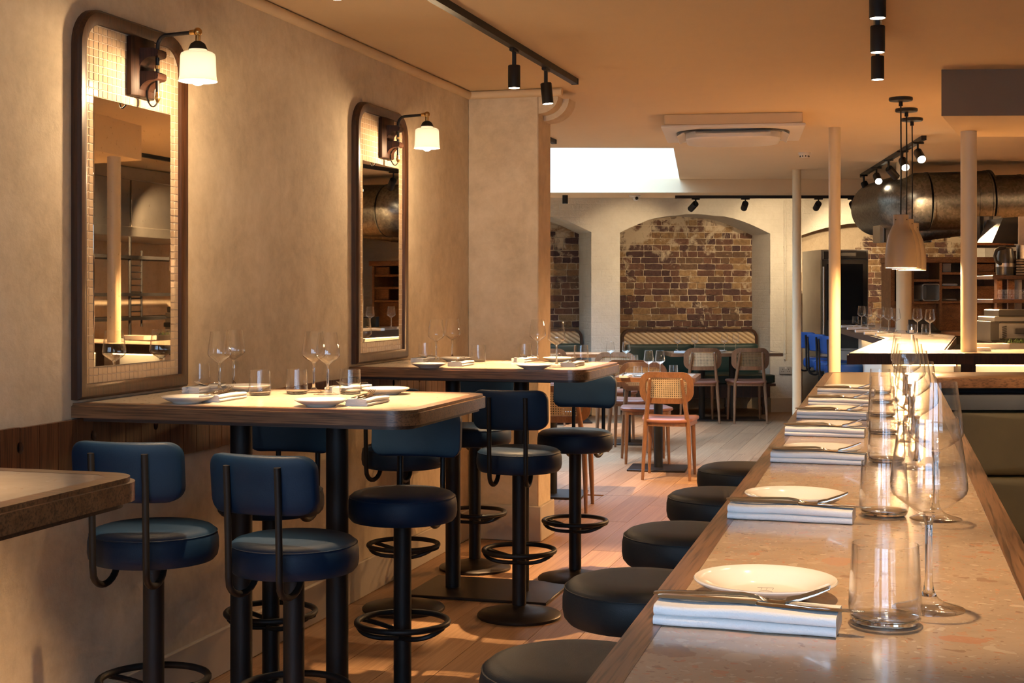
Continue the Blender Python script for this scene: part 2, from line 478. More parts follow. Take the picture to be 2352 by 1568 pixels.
def lathe(bm, prof, seg=32, cx=0.0, cy=0.0, a0=0.0):
    rings = []
    for r, z in prof:
        if r < 1e-6: rings.append([bm.verts.new((cx, cy, z))])
        else: rings.append([bm.verts.new((cx + r * math.cos(a0 + 2 * PI * i / seg), cy + r * math.sin(a0 + 2 * PI * i / seg), z)) for i in range(seg)])
    for a, b2 in zip(rings, rings[1:]):
        for i in range(seg):
            j = (i + 1) % seg
            if len(a) == 1 and len(b2) == 1: continue
            if len(a) == 1: bm.faces.new((a[0], b2[i], b2[j]))
            elif len(b2) == 1: bm.faces.new((a[i], a[j], b2[0]))
            else: bm.faces.new((a[i], a[j], b2[j], b2[i]))
    return bm
def tube(bm, pts, r, seg=10, closed=False, caps=True):
    pts = [Vector(p) for p in pts]
    n = len(pts)
    rs = r if isinstance(r, (list, tuple)) else [r] * n
    rings, up = [], None
    for i, p in enumerate(pts):
        a = pts[(i - 1) % n] if closed or i else p
        c = pts[(i + 1) % n] if closed or i < n - 1 else p
        t = (c - a).normalized()
        if up is None:
            up = Vector((0, 0, 1)) if abs(t.z) < 0.9 else Vector((1, 0, 0))
        up = (up - t * up.dot(t)).normalized()
        s = t.cross(up)
        rings.append([bm.verts.new(p + (up * math.cos(2 * PI * k / seg) + s * math.sin(2 * PI * k / seg)) * rs[i]) for k in range(seg)])
    m = n if closed else n - 1
    for i in range(m):
        a, b2 = rings[i], rings[(i + 1) % n]
        for k in range(seg):
            j = (k + 1) % seg
            bm.faces.new((a[k], a[j], b2[j], b2[k]))
    if not closed and caps:
        bm.faces.new(rings[0][::-1]); bm.faces.new(rings[-1])
    return bm
def cyl(bm, x, y, z0, z1, r, seg=24, r2=None):
    return lathe(bm, [(0, z0), (r, z0), (r2 or r, z1), (0, z1)], seg, x, y)
def rrect(w2, h2, r, seg=5, cx=0.0, cy=0.0):
    pts = []
    for sx, sy, a0 in ((1, 1, 0), (-1, 1, PI / 2), (-1, -1, PI), (1, -1, 1.5 * PI)):
        for k in range(seg + 1):
            a = a0 + PI / 2 * k / seg
            pts.append((cx + sx * (w2 - r) + r * math.cos(a), cy + sy * (h2 - r) + r * math.sin(a)))
    return pts
def pillow(bm, outline, thick, fn, edge=0.35, rings=(1.0, 0.985, 0.95, 0.88, 0.76, 0.6, 0.4, 0.2), flat=0.0):
    """a stuffed pad over an outline; fn maps (a, b, c) to x, y, z with c through the thickness"""
    d_ = []
    for i, p in enumerate(outline):
        q = outline[(i + 1) % len(outline)]
        k = max(1, int(math.hypot(q[0] - p[0], q[1] - p[1]) / 0.028)) if len(outline) < 80 else 1
        k = min(k, 14)
        d_ += [(p[0] + (q[0] - p[0]) * t / k, p[1] + (q[1] - p[1]) * t / k) for t in range(k)]
    outline = d_
    n = len(outline)
    cx = sum(p[0] for p in outline) / n; cy = sum(p[1] for p in outline) / n
    def lay(sgn):
        out = []
        for s in rings:
            if s == 1.0: h = thick * 0.5 * edge
            else:
                q = 1 - ((s - 0.0) ** 6)
                h = thick * 0.5 * (edge + (1 - edge) * max(q, 0) ** 0.5)
            out.append([bm.verts.new(fn(cx + (p[0] - cx) * s, cy + (p[1] - cy) * s, sgn * h)) for p in outline])
        ctr = bm.verts.new(fn(cx, cy, sgn * thick * 0.5))
        for a, b2 in zip(out, out[1:]):
            for i in range(n):
                j = (i + 1) % n
                bm.faces.new((a[i], a[j], b2[j], b2[i]))
        for i in range(n):
            bm.faces.new((out[-1][i], out[-1][(i + 1) % n], ctr))
        return out[0]
    t, d = lay(1), lay(-1)
    for i in range(n):
        j = (i + 1) % n
        bm.faces.new((t[i], d[i], d[j], t[j]))
    return bm
def bez(p0, p1, p2, n=8):
    p0, p1, p2 = Vector(p0), Vector(p1), Vector(p2)
    return [p0 * (1 - t) ** 2 + p1 * 2 * t * (1 - t) + p2 * t * t for t in [i / n for i in range(n + 1)]]
def quad(bm, a, b2, c, d):
    bm.faces.new([bm.verts.new(p) for p in (a, b2, c, d)])
ORD = ['first', 'second', 'third', 'fourth', 'fifth', 'sixth', 'seventh', 'eighth', 'ninth', 'tenth']

# ------------------------------------------------------------------ setting: floor
bm = B(); box(bm, -6.3, 3.2, -1.6, 21.6, -0.12, -0.012)
floor = struct('floor', bm, 'plank')
me_pl = []
for k in range(3):
    bm = B(); box(bm, -0.5, 0.5, -0.5, 0.5, -0.012, 0.0)
    me_pl.append(mesh('plank', bm, 'plank'))
def planks(x0, x1, y0, y1):
    wd = 0.19
    nx = int(round((x1 - x0) / wd)); wd = (x1 - x0) / nx
    for i in range(nx):
        y = y0 - random.uniform(0, 1.2)
        while y < y1:
            L = random.choice((0.8, 1.2, 1.6, 1.9)) + random.uniform(-0.1, 0.1)
            a, e = max(y, y0), min(y + L, y1)
            if e - a > 0.1:
                o = link('plank', random.choice(me_pl), floor, (x0 + (i + 0.5) * wd, (a + e) / 2, random.uniform(-0.0008, 0)))
                o.scale = (wd - 0.0022, e - a - 0.0022, 1)
            y += L
planks(-2.5, -0.18, 2.2, 9.7)
planks(-3.6, 0.5, 9.7, 17.6)

# ------------------------------------------------------------------ setting: walls
bm = B(); box(bm, -2.75, -2.5, -1.5, 8.06, 0, 2.66)
struct('wall_left', bm, 'plaster')
bm = B(); box(bm, -2.5, -2.08, 7.78, 8.06, 0, 2.66, 0.006)
struct('wall_pier', bm, 'plaster')
bm = B(); box(bm, -6.2, -2.75, 8.0, 8.2, 0, 2.66)
struct('wall_side', bm, 'plaster')
bm = B(); box(bm, -6.4, -6.2, 8.0, 21.4, 0, 2.66)
struct('wall_left_rear', bm, 'plaster')
bm = B(); box(bm, 2.9, 3.1, -1.5, 21.4, 0, 2.66)
struct('wall_right', bm, 'plaster')
# street wall behind the camera with three windows
bm = B()
xs = [-2.75, -2.1, -0.9, -0.6, 0.6, 0.9, 2.1, 3.0]
for i in range(7):
    if i % 2 == 0: box(bm, xs[i], xs[i + 1], -1.5, -1.3, 0, 2.66)
    else:
        box(bm, xs[i], xs[i + 1], -1.5, -1.3, 0, 0.62); box(bm, xs[i], xs[i + 1], -1.5, -1.3, 2.35, 2.66)
struct('wall_front', bm, 'plaster')
for i, wx in enumerate((-1.5, 0.0, 1.5)):
    bm = B()
    for a, c, e, f in ((-0.6, -0.55, 0.62, 2.35), (0.55, 0.6, 0.62, 2.35), (-0.02, 0.02, 0.62, 2.35), (-0.6, 0.6, 0.62, 0.67), (-0.6, 0.6, 2.30, 2.35), (-0.6, 0.6, 1.7, 1.74)):
        box(bm, wx + a, wx + c, -1.44, -1.38, e, f)
    wo = struct('window_%d' % (i + 1), bm, 'black')
    bm = B(); box(bm, wx - 0.58, wx + 0.58, -1.414, -1.408, 0.64, 2.33)
    obj('window_pane', bm, 'pane', wo)

# ceiling with the roof-light opening
op = [gp(1547, 340, CEIL), gp(1561, 411.5, CEIL), gp(760, 411.5, CEIL), gp(700, 338, CEIL)]
bm = B()
ring = [(-6.4, -1.6), (3.2, -1.6), (3.2, 21.6), (-6.4, 21.6)]
ov = [bm.verts.new((p[0], p[1], CEIL)) for p in ring]
iv = [bm.verts.new((p.x, p.y, CEIL)) for p in op]
# inner order: near right, far right, far left, near left
a, c, d, e = ov
bm.faces.new((a, c, iv[0], iv[3])); bm.faces.new((c, d, iv[1], iv[0])); bm.faces.new((d, e, iv[2], iv[1])); bm.faces.new((e, a, iv[3], iv[2]))
r = bmesh.ops.extrude_face_region(bm, geom=list(bm.faces))
for g in r['geom']:
    if isinstance(g, bmesh.types.BMVert): g.co.z = CEIL + 0.012
struct('ceiling', bm, 'ceiling')
bm = B()
for i in range(4):
    p, q = op[i], op[(i + 1) % 4]
    quad(bm, (p.x, p.y, CEIL + 0.012), (q.x, q.y, CEIL + 0.012), (q.x, q.y, 3.7), (p.x, p.y, 3.7))
r = bmesh.ops.solidify(bm, geom=list(bm.faces), thickness=0.05)
shaft = struct('window_4', bm, 'white_paint')
# downstand beam behind the roof light
def slab(name, u0, u1, d0, d1, z0, z1, m, bev=0.0):
    bm = B()
    a, b2 = Vector((*ray(u0, d0), 0)), Vector((*ray(u1, d0), 0))
    F = Vector((-sn, cs, 0)) * (d1 - d0)
    prism(bm, [a, b2, b2 + F, a + F], z0, z1, bev)
    return struct(name, bm, m)
slab('trim_beam', 300, 2075, 14.5, 15.3, 2.437, CEIL, 'ceiling')
# bulkhead over the kitchen pass
bm = B()
prism(bm, [gp(2162, 266, 2.335), gp(2900, 262, 2.335), gp(2900, 314, 2.335), gp(2204, 314, 2.335)], 2.335, CEIL + 0.02, 0.004)
bulk = struct('trim_bulkhead', bm, 'ceiling')
M['taupe'] = plain('taupe_bulkhead_front', (0.23, 0.165, 0.11), 0.7, var=0.04)  # thin sheet over the bulkhead's front, darker than the ceiling colour
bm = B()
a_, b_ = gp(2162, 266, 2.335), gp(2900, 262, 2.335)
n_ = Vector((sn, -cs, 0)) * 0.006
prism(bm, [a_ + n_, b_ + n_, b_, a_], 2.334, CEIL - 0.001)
obj('bulkhead_front', bm, 'taupe', bulk)
# bead along the top of the wall and the pier, skirting
bm = B()
tube(bm, [(-2.493, -1.3, CEIL - 0.023), (-2.493, 7.79, CEIL - 0.023)], 0.023, 10)
tube(bm, [(-2.5, 7.775, CEIL - 0.023), (-1.94, 7.775, CEIL - 0.023)], 0.023, 10)
struct('trim_1', bm, 'ceiling')
bm = B()
box(bm, -2.5, -2.482, -1.3, 7.78, 0, 0.168, 0.004)
struct('baseboard_left', bm, 'skirt')
bm = B()
box(bm, -2.48, -2.062, 7.762, 7.782, 0, 0.2, 0.004); box(bm, -2.082, -2.062, 7.782, 8.08, 0, 0.2, 0.004)
struct('baseboard_pier', bm, 'skirt')
# quarter-round bracket at the head of the pier (a short piece set forward, a longer one behind)
bm = B()
def quarter(w_, h_, y0, y1):
    pts = [(-2.08, CEIL - 0.046), (-2.08 + w_, CEIL - 0.046)] + [(-2.08 + w_ * math.cos(t), CEIL - 0.046 - h_ * math.sin(t)) for t in [PI / 2 * k / 8 for k in range(1, 9)]]
    lo = [bm.verts.new((p[0], y0, p[1])) for p in pts]; hi = [bm.verts.new((p[0], y1, p[1])) for p in pts]
    n = len(pts)
    bm.faces.new(lo[::-1]); bm.faces.new(hi)
    for i in range(n): bm.faces.new((lo[i], lo[(i + 1) % n], hi[(i + 1) % n], hi[i]))
quarter(0.115, 0.095, 7.785, 7.90); quarter(0.15, 0.125, 7.90, 8.06)
struct('trim_2', bm, 'plaster')

# ------------------------------------------------------------------ rear wall: arched alcoves lined with stock bricks
WP = dp(1420, 670, 16.35); WQ = dp(1800, 670, 16.75)
E1 = (WQ - WP); E1.z = 0; E1.normalize()
NB = Vector((-E1.y, E1.x, 0))            # into the wall
def wall_st(u, v, off=0.0):
    """(s, z) on the rear wall plane set back by off"""
    dx, dy = ray(u, 1.0)
    dirv = Vector((dx, dy, -(v - 670) / 3250.0))
    o = WP + NB * off
    t = NB.dot(Vector((o.x, o.y, 0))) / NB.dot(Vector((dirv.x, dirv.y, 0)))
    p = dirv * t
    return (p - Vector((o.x, o.y, 0))).dot(E1), EYE + p.z
def wp(s, z, off=0.0):
    p = WP + E1 * s + NB * off
    return Vector((p.x, p.y, z))
REC = 0.62
alc = []
for ul, ur, vspL, vspR, ap in ((1018, 1358, 531, 531, 491), (1424, 1769, 531, 541, 492), (1841, 2262, 541, 541, 509)):
    s0, zl = wall_st(ul, vspL); s1, zr = wall_st(ur, vspR); sm, za = wall_st((ul + ur) / 2, ap)
    alc.append((s0, s1, (zl + zr) / 2, za))
bm = B()
HT = 2.62
def arch_pts(a, n=16, jit=0.006):
    s0, s1, zs, za = a
    out = [(s0, 0.0)]
    k = 0
    zz = 0.25
    while zz < zs - 0.1:
        out.append((s0 + random.uniform(-jit, jit), zz)); zz += 0.2
    m_, h_ = (s0 + s1) / 2, (s1 - s0) / 2
    for i in range(n + 1):
        t = -1 + 2 * i / n
        out.append((m_ + h_ * t, zs + (za - zs) * (1 - abs(t) ** 2.3) + random.uniform(-jit, jit)))
    zz = zs - 0.1
    while zz > 0.1:
        out.append((s1 + random.uniform(-jit, jit), zz)); zz -= 0.2
    out.append((s1, 0.0))
    return out
# wall face: vertical strips from the arch line up to the ceiling, and solid piers between
prev = -4.2
def strip(s0, z0, s1, z1):
    a_, b_, c_, d_ = wp(s0, z0), wp(s1, z1), wp(s1, HT), wp(s0, HT)
    quad(bm, a_, b_, c_, d_)
for a in alc:
    pts = arch_pts(a)
    strip(prev, 0, a[0], 0)
    for p, q in zip(pts, pts[1:]):
        if q[0] - p[0] > 0.02: strip(p[0], p[1], q[0], q[1])
        P_, Q_ = wp(*p), wp(*q)
        quad(bm, P_, Q_, wp(q[0], q[1], REC + 0.05), wp(p[0], p[1], REC + 0.05))
    prev = a[1]
strip(prev, 0, 7.6, 0)
bmesh.ops.subdivide_edges(bm, edges=[e for e in bm.edges if e.calc_length() > 0.5], cuts=2, use_grid_fill=True)
struct('wall_back', bm, 'rough_white')
bm = B()
for sA, sB in ((alc[0][1], alc[1][0]), (alc[1][1], alc[2][0])):
    P_, Q_ = wp(sA, 0, -0.02), wp(sB, 0, -0.02)
    prism(bm, [P_, Q_, wp(sB, 0, 0), wp(sA, 0, 0)], 0, 0.165)
struct('baseboard_back', bm, 'skirt')
# bricks
def brick_mesh(L):
    bm = B()
    box(bm, -L / 2, L / 2, -0.03, 0.03, -0.034, 0.034)
    bmesh.ops.subdivide_edges(bm, edges=[e for e in bm.edges if abs(e.verts[0].co.x - e.verts[1].co.x) > 0.05], cuts=3)
    bmesh.ops.subdivide_edges(bm, edges=[e for e in bm.edges if abs(e.verts[0].co.z - e.verts[1].co.z) > 0.05], cuts=1)
    for v_ in bm.verts:
        if abs(v_.co.x) > L / 2 - 0.001 and abs(v_.co.z) > 0.03: v_.co.x *= 0.975; v_.co.z *= 0.93
        v_.co.x += random.uniform(-0.004, 0.004); v_.co.z += random.uniform(-0.003, 0.003); v_.co.y += random.uniform(-0.005, 0.004)
    return mesh('brick', bm, 'brick')
BRK = {0.215: [brick_mesh(0.215) for _ in range(4)], 0.102: [brick_mesh(0.102) for _ in range(3)]}
yawW = math.atan2(E1.y, E1.x)
BN = ['wall_alcove_left', 'wall_alcove_middle', 'wall_alcove_right']
def lay(ai, slo, shi, zlo, zhi, band=None):
    s0, s1, zs, za = alc[ai]
    bm = B()
    prism(bm, [wp(s0 - 0.3, 0, REC - 0.024), wp(s1 + 0.3, 0, REC - 0.024), wp(s1 + 0.3, 0, REC + 0.08), wp(s0 - 0.3, 0, REC + 0.08)], 0, za + 0.25)
    wall = struct(BN[ai], bm, 'mortar')
    z = zlo; row = 0; cnt = 0
    while z < zhi:
        head = row % 2 == 1
        s = slo - random.uniform(0, 0.15)
        while s < shi:
            L = 0.102 if (head and random.random() < 0.8) or (not head and random.random() < 0.12) else 0.215
            c_ = s + L / 2
            if s < shi and s + L > slo and (not band or band(s, z)):
                o = link('brick', random.choice(BRK[L]), wall, wp(c_, z, REC - 0.005 + random.uniform(-0.004, 0.006)), (0, random.uniform(-0.01, 0.01), yawW + random.choice((0, PI))))
                cnt += 1
            s += L + 0.0095
        z += 0.0762; row += 1
    return cnt
sl, zl = wall_st(1262, 800, REC); sr, _ = wall_st(1350, 800, REC)
lay(0, sl, sr, 0.96, alc[0][3] + 0.05)
sl, _ = wall_st(1420, 800, REC); sr, _ = wall_st(1752, 800, REC)
lay(1, sl, sr, 0.96, alc[1][3] + 0.04)
sl, _ = wall_st(1985, 800, REC); sr, _ = wall_st(2262, 800, REC)
lay(2, sl, sr, 1.02, alc[2][3] + 0.06)

# ------------------------------------------------------------------ wooden board band along the wall
band = thing('board_band', 'dark stained band of upright boards along the plaster wall under the tables', 'wall panelling', (-2.5, 0, 0))
bw = 0.094
def board(side):
    """side: 0 plain, 1 half hole on the +y edge, -1 half hole on the -y edge"""
    h0, h1, zc, r = 0.848, 1.030, 0.972, 0.013
    y1 = bw / 2 - 0.0022
    pts = [(-y1, h0), (y1, h0)]
    if side == 1: pts += [(y1 - r * math.cos(t), zc + r * math.sin(t) * 1.3) for t in [-PI / 2 + PI * k / 6 for k in range(7)]]
    pts += [(y1, h1), (-y1, h1)]
    if side == -1: pts += [(-y1 + r * math.cos(t), zc - r * math.sin(t) * 1.3) for t in [-PI / 2 + PI * k / 6 for k in range(7)]]
    bm = B()
    lo = [bm.verts.new((0.004, p[0], p[1])) for p in pts]; hi = [bm.verts.new((0.02, p[0], p[1])) for p in pts]
    bm.faces.new(hi); bm.faces.new(lo[::-1])
    n = len(pts)
    for i in range(n): bm.faces.new((lo[i], lo[(i + 1) % n], hi[(i + 1) % n], hi[i]))
    return mesh('board', bm, 'board')
mb = {k: board(k) for k in (0, 1, -1)}
n = int((7.56 - 2.2) / bw)
for i in range(n):
    link('board', mb[1 if i % 4 == 1 else -1 if i % 4 == 2 else 0], band, (0, 2.2 + (i + 0.5) * bw, random.uniform(-0.002, 0.002)))
bm = B(); box(bm, 0.0005, 0.004, 2.2, 7.56, 0.85, 1.028); obj('backing', bm, 'black', band)

# ------------------------------------------------------------------ bar-height tables fixed to the wall
def bar_table(yc, label, legs=True):
    t = thing('bar_table', label, 'table', (-2.5, yc, 0), 0, 'bar-height tables along the plaster wall')
    hw, L = 0.395, 1.11
    def outline(ins, r):
        pts = [(0.0, -hw + ins)]
        for cy_, a0 in ((-hw + ins + r, -PI / 2), (hw - ins - r, 0)):
            pts += [(L - ins - r + r * math.cos(a0 + PI / 2 * k / 8), cy_ + r * math.sin(a0 + PI / 2 * k / 8)) for k in range(9)]
        pts.append((0.0, hw - ins))
        return pts
    bm = B(); o_, i_ = outline(0, 0.085), outline(0.048, 0.055)
    ring_prism(bm, o_, i_, TOP - 0.044, TOP)
    es = [e for e in bm.edges if all(abs(v_.co.z - TOP) < 1e-6 and any((v_.co.xy - Vector(p)).length < 1e-6 for p in o_) for v_ in e.verts)]
    bmesh.ops.bevel(bm, geom=es, offset=0.009, segments=2, affect='EDGES')
    obj('wood_edge', bm, 'oak_x', t)
    bm = B(); prism(bm, i_, TOP - 0.03, TOP - 0.0005); obj('stone_top', bm, 'marble', t)
    bm = B(); prism(bm, [(max(p[0], 0.03), p[1]) for p in outline(0.02, 0.07)], TOP - 0.056, TOP - 0.044); obj('underside_board', bm, 'dark_wood', t)
    bm = B(); box(bm, 0.16, 0.90, -0.2, 0.2, 1.008, 1.022, 0.003); obj('mounting_plate', bm, 'black', t)
    for x in (0.36, 0.70):
        bm = B(); cyl(bm, x, 0.03, 0.012, 1.009, 0.036, 28); obj('leg', bm, 'black', t)
    bm = B(); box(bm, 0.20, 0.88, -0.20, 0.27, 0, 0.013, 0.003); obj('base_plate', bm, 'black_base', t)
    return t
bar_table(1.985, 'bar-height stone table with oak edge, only its rounded corner in sight before the other tables')
bar_table(4.195, 'bar-height stone table with oak edge under the wall mirror nearer the street end')
bar_table(6.395, 'bar-height stone table with oak edge next to the projecting pier')

# ------------------------------------------------------------------ bar stools
def stool_parts(t, leather, back):
    DZ = 0.026
    def up(bm):
        bmesh.ops.translate(bm, verts=bm.verts, vec=(0, 0, DZ)); return bm
    bm = B()
    lathe(bm, [(0, 0.716), (0.10, 0.716), (0.148, 0.713), (0.168, 0.707), (0.179, 0.698), (0.1835, 0.688), (0.187, 0.672), (0.1875, 0.645), (0.184, 0.626), (0.174, 0.614), (0.155, 0.610), (0, 0.610)], 48)
    s = obj('seat', up(bm), leather, t)
    bm = B(); tube(bm, [(0.1815 * math.cos(a), 0.1815 * math.sin(a), 0.694) for a in [2 * PI * k / 48 for k in range(48)]], 0.0022, 6, True)
    obj('piping', up(bm), leather, s)
    bm = B(); cyl(bm, 0, 0, 0.042, 0.612 + DZ, 0.0305, 24); obj('column', bm, 'black', t)
    bm = B(); lathe(bm, [(0, 0), (0.182, 0), (0.184, 0.004), (0.184, 0.011), (0.178, 0.017), (0.10, 0.034), (0.05, 0.046), (0.0315, 0.053), (0, 0.053)], 48)
    obj('base_plate', bm, 'black_base', t)
    bm = B()
    tube(bm, [(0.156 * math.cos(a), 0.156 * math.sin(a), 0.29) for a in [2 * PI * k / 40 for k in range(40)]], 0.0105, 10, True)
    for sx in (-1, 1):
        for sy in (-1, 1):
            tube(bm, bez((sx * 0.152, sy * 0.03, 0.283), (sx * 0.115, sy * 0.125, 0.25), (0, sy * 0.033, 0.243), 8), 0.0085, 8)
    obj('foot_ring', bm, 'black', t)
    if back:
        k = 1.75
        bm = B()
        pillow(bm, rrect(0.163, 0.084, 0.042, 6), 0.046, lambda a, b2, c: (a, -0.213 + k * a * a + c - 0.10 * b2, 0.893 + b2), 0.55)
        obj('backrest', up(bm), leather, t)
        for sx in (-1, 1):
            yb = -0.213 + k * 0.0062 - 0.030
            x = sx * 0.079
            bm = B()
            pts = [(x, yb - 0.004, 0.948), (x, yb + 0.002, 0.85), (x, yb + 0.006, 0.72), (x, yb + 0.008, 0.632)]
            pts += [(x * (1 - 0.1 * q / 10), yb + 0.008 + 0.068 * (1 - math.cos(PI * q / 10)), 0.618 - 0.048 * math.sin(PI * q / 10)) for q in range(1, 11)]
            pts[-1] = (pts[-1][0], pts[-1][1], 0.618)
            tube(bm, pts, 0.0098, 10)
            obj('back_post', up(bm), 'black', t)
r_ = thing('bar_stool', 'x', 'stool'); stool_parts(r_, 'navy', True); P_navy = Proto(r_)
r_ = thing('bar_stool', 'x', 'stool'); stool_parts(r_, 'charcoal', False); P_char = Proto(r_)
r_ = thing('bar_stool', 'x', 'stool'); stool_parts(r_, 'cobalt', True); P_cob = Proto(r_)
G1 = 'navy leather bar stools at the wall tables'
for x, y, a, lab in (
    (-2.148, 3.684, 6, 'navy bar stool with curved back, partly behind the rounded corner of the front table'),
    (-1.728, 3.74, -4, 'navy bar stool with curved back before the near wall table, at its aisle end'),
    (-1.70, 4.557, 183, 'navy bar stool tucked under the aisle end of the near table, facing the street'),
    (-2.20, 4.57, 180, 'navy bar stool hidden behind the two legs of the near wall table'),
    (-2.215, 5.95, -3, 'navy bar stool standing behind another stool, between the two wall tables'),
    (-1.68, 5.96, 3, 'navy bar stool before the pier table, its cone base fully in sight on the floor'),
    (-1.63, 6.80, 176, 'navy bar stool at the aisle corner of the pier table, facing the street'),
    (-2.19, 6.93, 180, 'navy bar stool by the pier, hidden behind the table legs')):
    o = P_navy.put((x, y, 0), math.radians(a), lab, G1)
    if y == 3.74: o.scale = (1, 1, 0.97)
G2 = 'backless stools along the bar'
wds = ['at the street end of the bar, cut off by the frame', 'second along the bar from the street end', 'third along the bar from the street end', 'fourth along the bar, just past the middle', 'last of its row, beside the cane chair']
for (x, y), wd in zip(((-0.605, 2.56), (-0.632, 3.31), (-0.640, 4.05), (-0.645, 4.83), (-0.655, 5.59)), wds):
    P_char.put((x, y, 0), -PI / 2, 'backless black leather stool, ' + wd, G2)
G3 = 'cobalt stools at the kitchen counter'
wds = ['at the inner end of the kitchen counter', 'in the middle of the three at the kitchen counter', 'half hidden behind the cream post at the kitchen counter']
for (u, d), wd in zip(((1848, 14.7), (1872, 14.0), (1898, 13.35)), wds):
    x, y = ray(u, d)
    P_cob.put((x + 0.2 * 0.82, y + 0.2 * 0.57, 0), math.radians(-55), 'bright blue bar stool ' + wd, G3)

# ------------------------------------------------------------------ mirrors with mosaic surrounds
def mirror(yc, label, fine):
    t = thing('wall_mirror', label, 'mirror', (-2.5, yc, 0), 0, 'mirrors with mosaic surrounds')
    hw = 0.338; z0, z1 = 1.088, 2.306; ins = 0.046
    def outl(i, r, zt):
        pts = [(-hw + i, z0 + i), (hw - i, z0 + i)]
        for sgn, a0 in ((1, 0), (-1, PI / 2)):
            pts += [(sgn * (hw - i - r) + r * math.cos(a0 + PI / 2 * k / 8), z1 - i - r + r * math.sin(a0 + PI / 2 * k / 8)) for k in range(9)]
        return pts
    o_, i_ = outl(0, 0.125, 0), outl(ins, 0.082, 0)
    bm = B()
    n = len(o_)
    q = []
    for pts, x in ((o_, 0.0), (o_, 0.022), ([((a * 0.8 + c * 0.2), (b2 * 0.8 + d * 0.2)) for (a, b2), (c, d) in zip(o_, i_)], 0.032), ([((a * 0.35 + c * 0.65), (b2 * 0.35 + d * 0.65)) for (a, b2), (c, d) in zip(o_, i_)], 0.032), (i_, 0.026), (i_, 0.0)):
        q.append([bm.verts.new((x, p[0], p[1])) for p in pts])
    for a, c in zip(q, q[1:] + q[:1]):
        for i in range(n):
            j = (i + 1) % n
            bm.faces.new((a[i], a[j], c[j], c[i]))
    obj('frame', bm, 'dark_oak', t)
    bm = B()
    f = bm.faces.new([bm.verts.new((0.0124, p[0], p[1])) for p in i_]); obj('grout_panel', bm, 'grout', t)
    p_ = 0.0250; pw = (2 * (hw - ins) - 0.004) / 22
    my0, my1, mz0, mz1 = -0.29 + 2 * pw, -0.29 + 20 * pw, z1 - ins - 0.002 - 43 * p_, z1 - ins - 0.002 - 9 * p_
    bm = B(); box(bm, 0.008, 0.0155, my0, my1, mz0, mz1, 0.0025); obj('mirror_glass', bm, 'mirror', t)
    g_ = 0.0012
    cells = []
    y0_, zt_ = -hw + ins + 0.002, z1 - ins - 0.002
    nx = 22
    nz = int((zt_ - z0 - ins) / p_ + 0.1)
    for j in range(nz):
        for i in range(nx):
            y, z = y0_ + (i + 0.5) * pw, zt_ - (j + 0.5) * p_
            if my0 - pw * 0.3 < y < my1 + pw * 0.3 and mz0 - p_ * 0.4 < z < mz1 + p_ * 0.4: continue
            if abs(y) > hw - ins - 0.082 and z > z1 - ins - 0.082:
                if (abs(y) + pw * 0.3 - (hw - ins - 0.082)) ** 2 + (z + p_ * 0.3 - (z1 - ins - 0.082)) ** 2 > 0.080 ** 2: continue
            cells.append((y, z))
    bm = B(); box(bm, -0.0035, 0.0035, -pw / 2 + g_, pw / 2 - g_, -p_ / 2 + g_, p_ / 2 - g_, 0.0015)
    mt = mesh('tile', bm, 'tile')
    nf = 290 if fine else 0
    for y, z in cells[:nf]:
        link('tile', mt, t, (0.0105 + random.uniform(-0.0004, 0.0004), y, z), (0, random.uniform(-0.012, 0.012), random.uniform(-0.02, 0.02)))
    rest = cells[nf:]
    if rest:
        bm = B()
        for y, z in rest:
            box(bm, 0.007, 0.014 + random.uniform(-0.0004, 0.0004), y - pw / 2 + g_, y + pw / 2 - g_, z - p_ / 2 + g_, z + p_ / 2 - g_, 0.0)
        tag(obj('mosaic_tiles', bm, 'tile', t), kind='stuff')
    return t
mirror(4.138, 'tall oak-framed mirror with a mosaic tile border, over the table nearer the street', True)
mirror(6.372, 'tall oak-framed mirror with a mosaic tile border, beside the projecting pier', False)

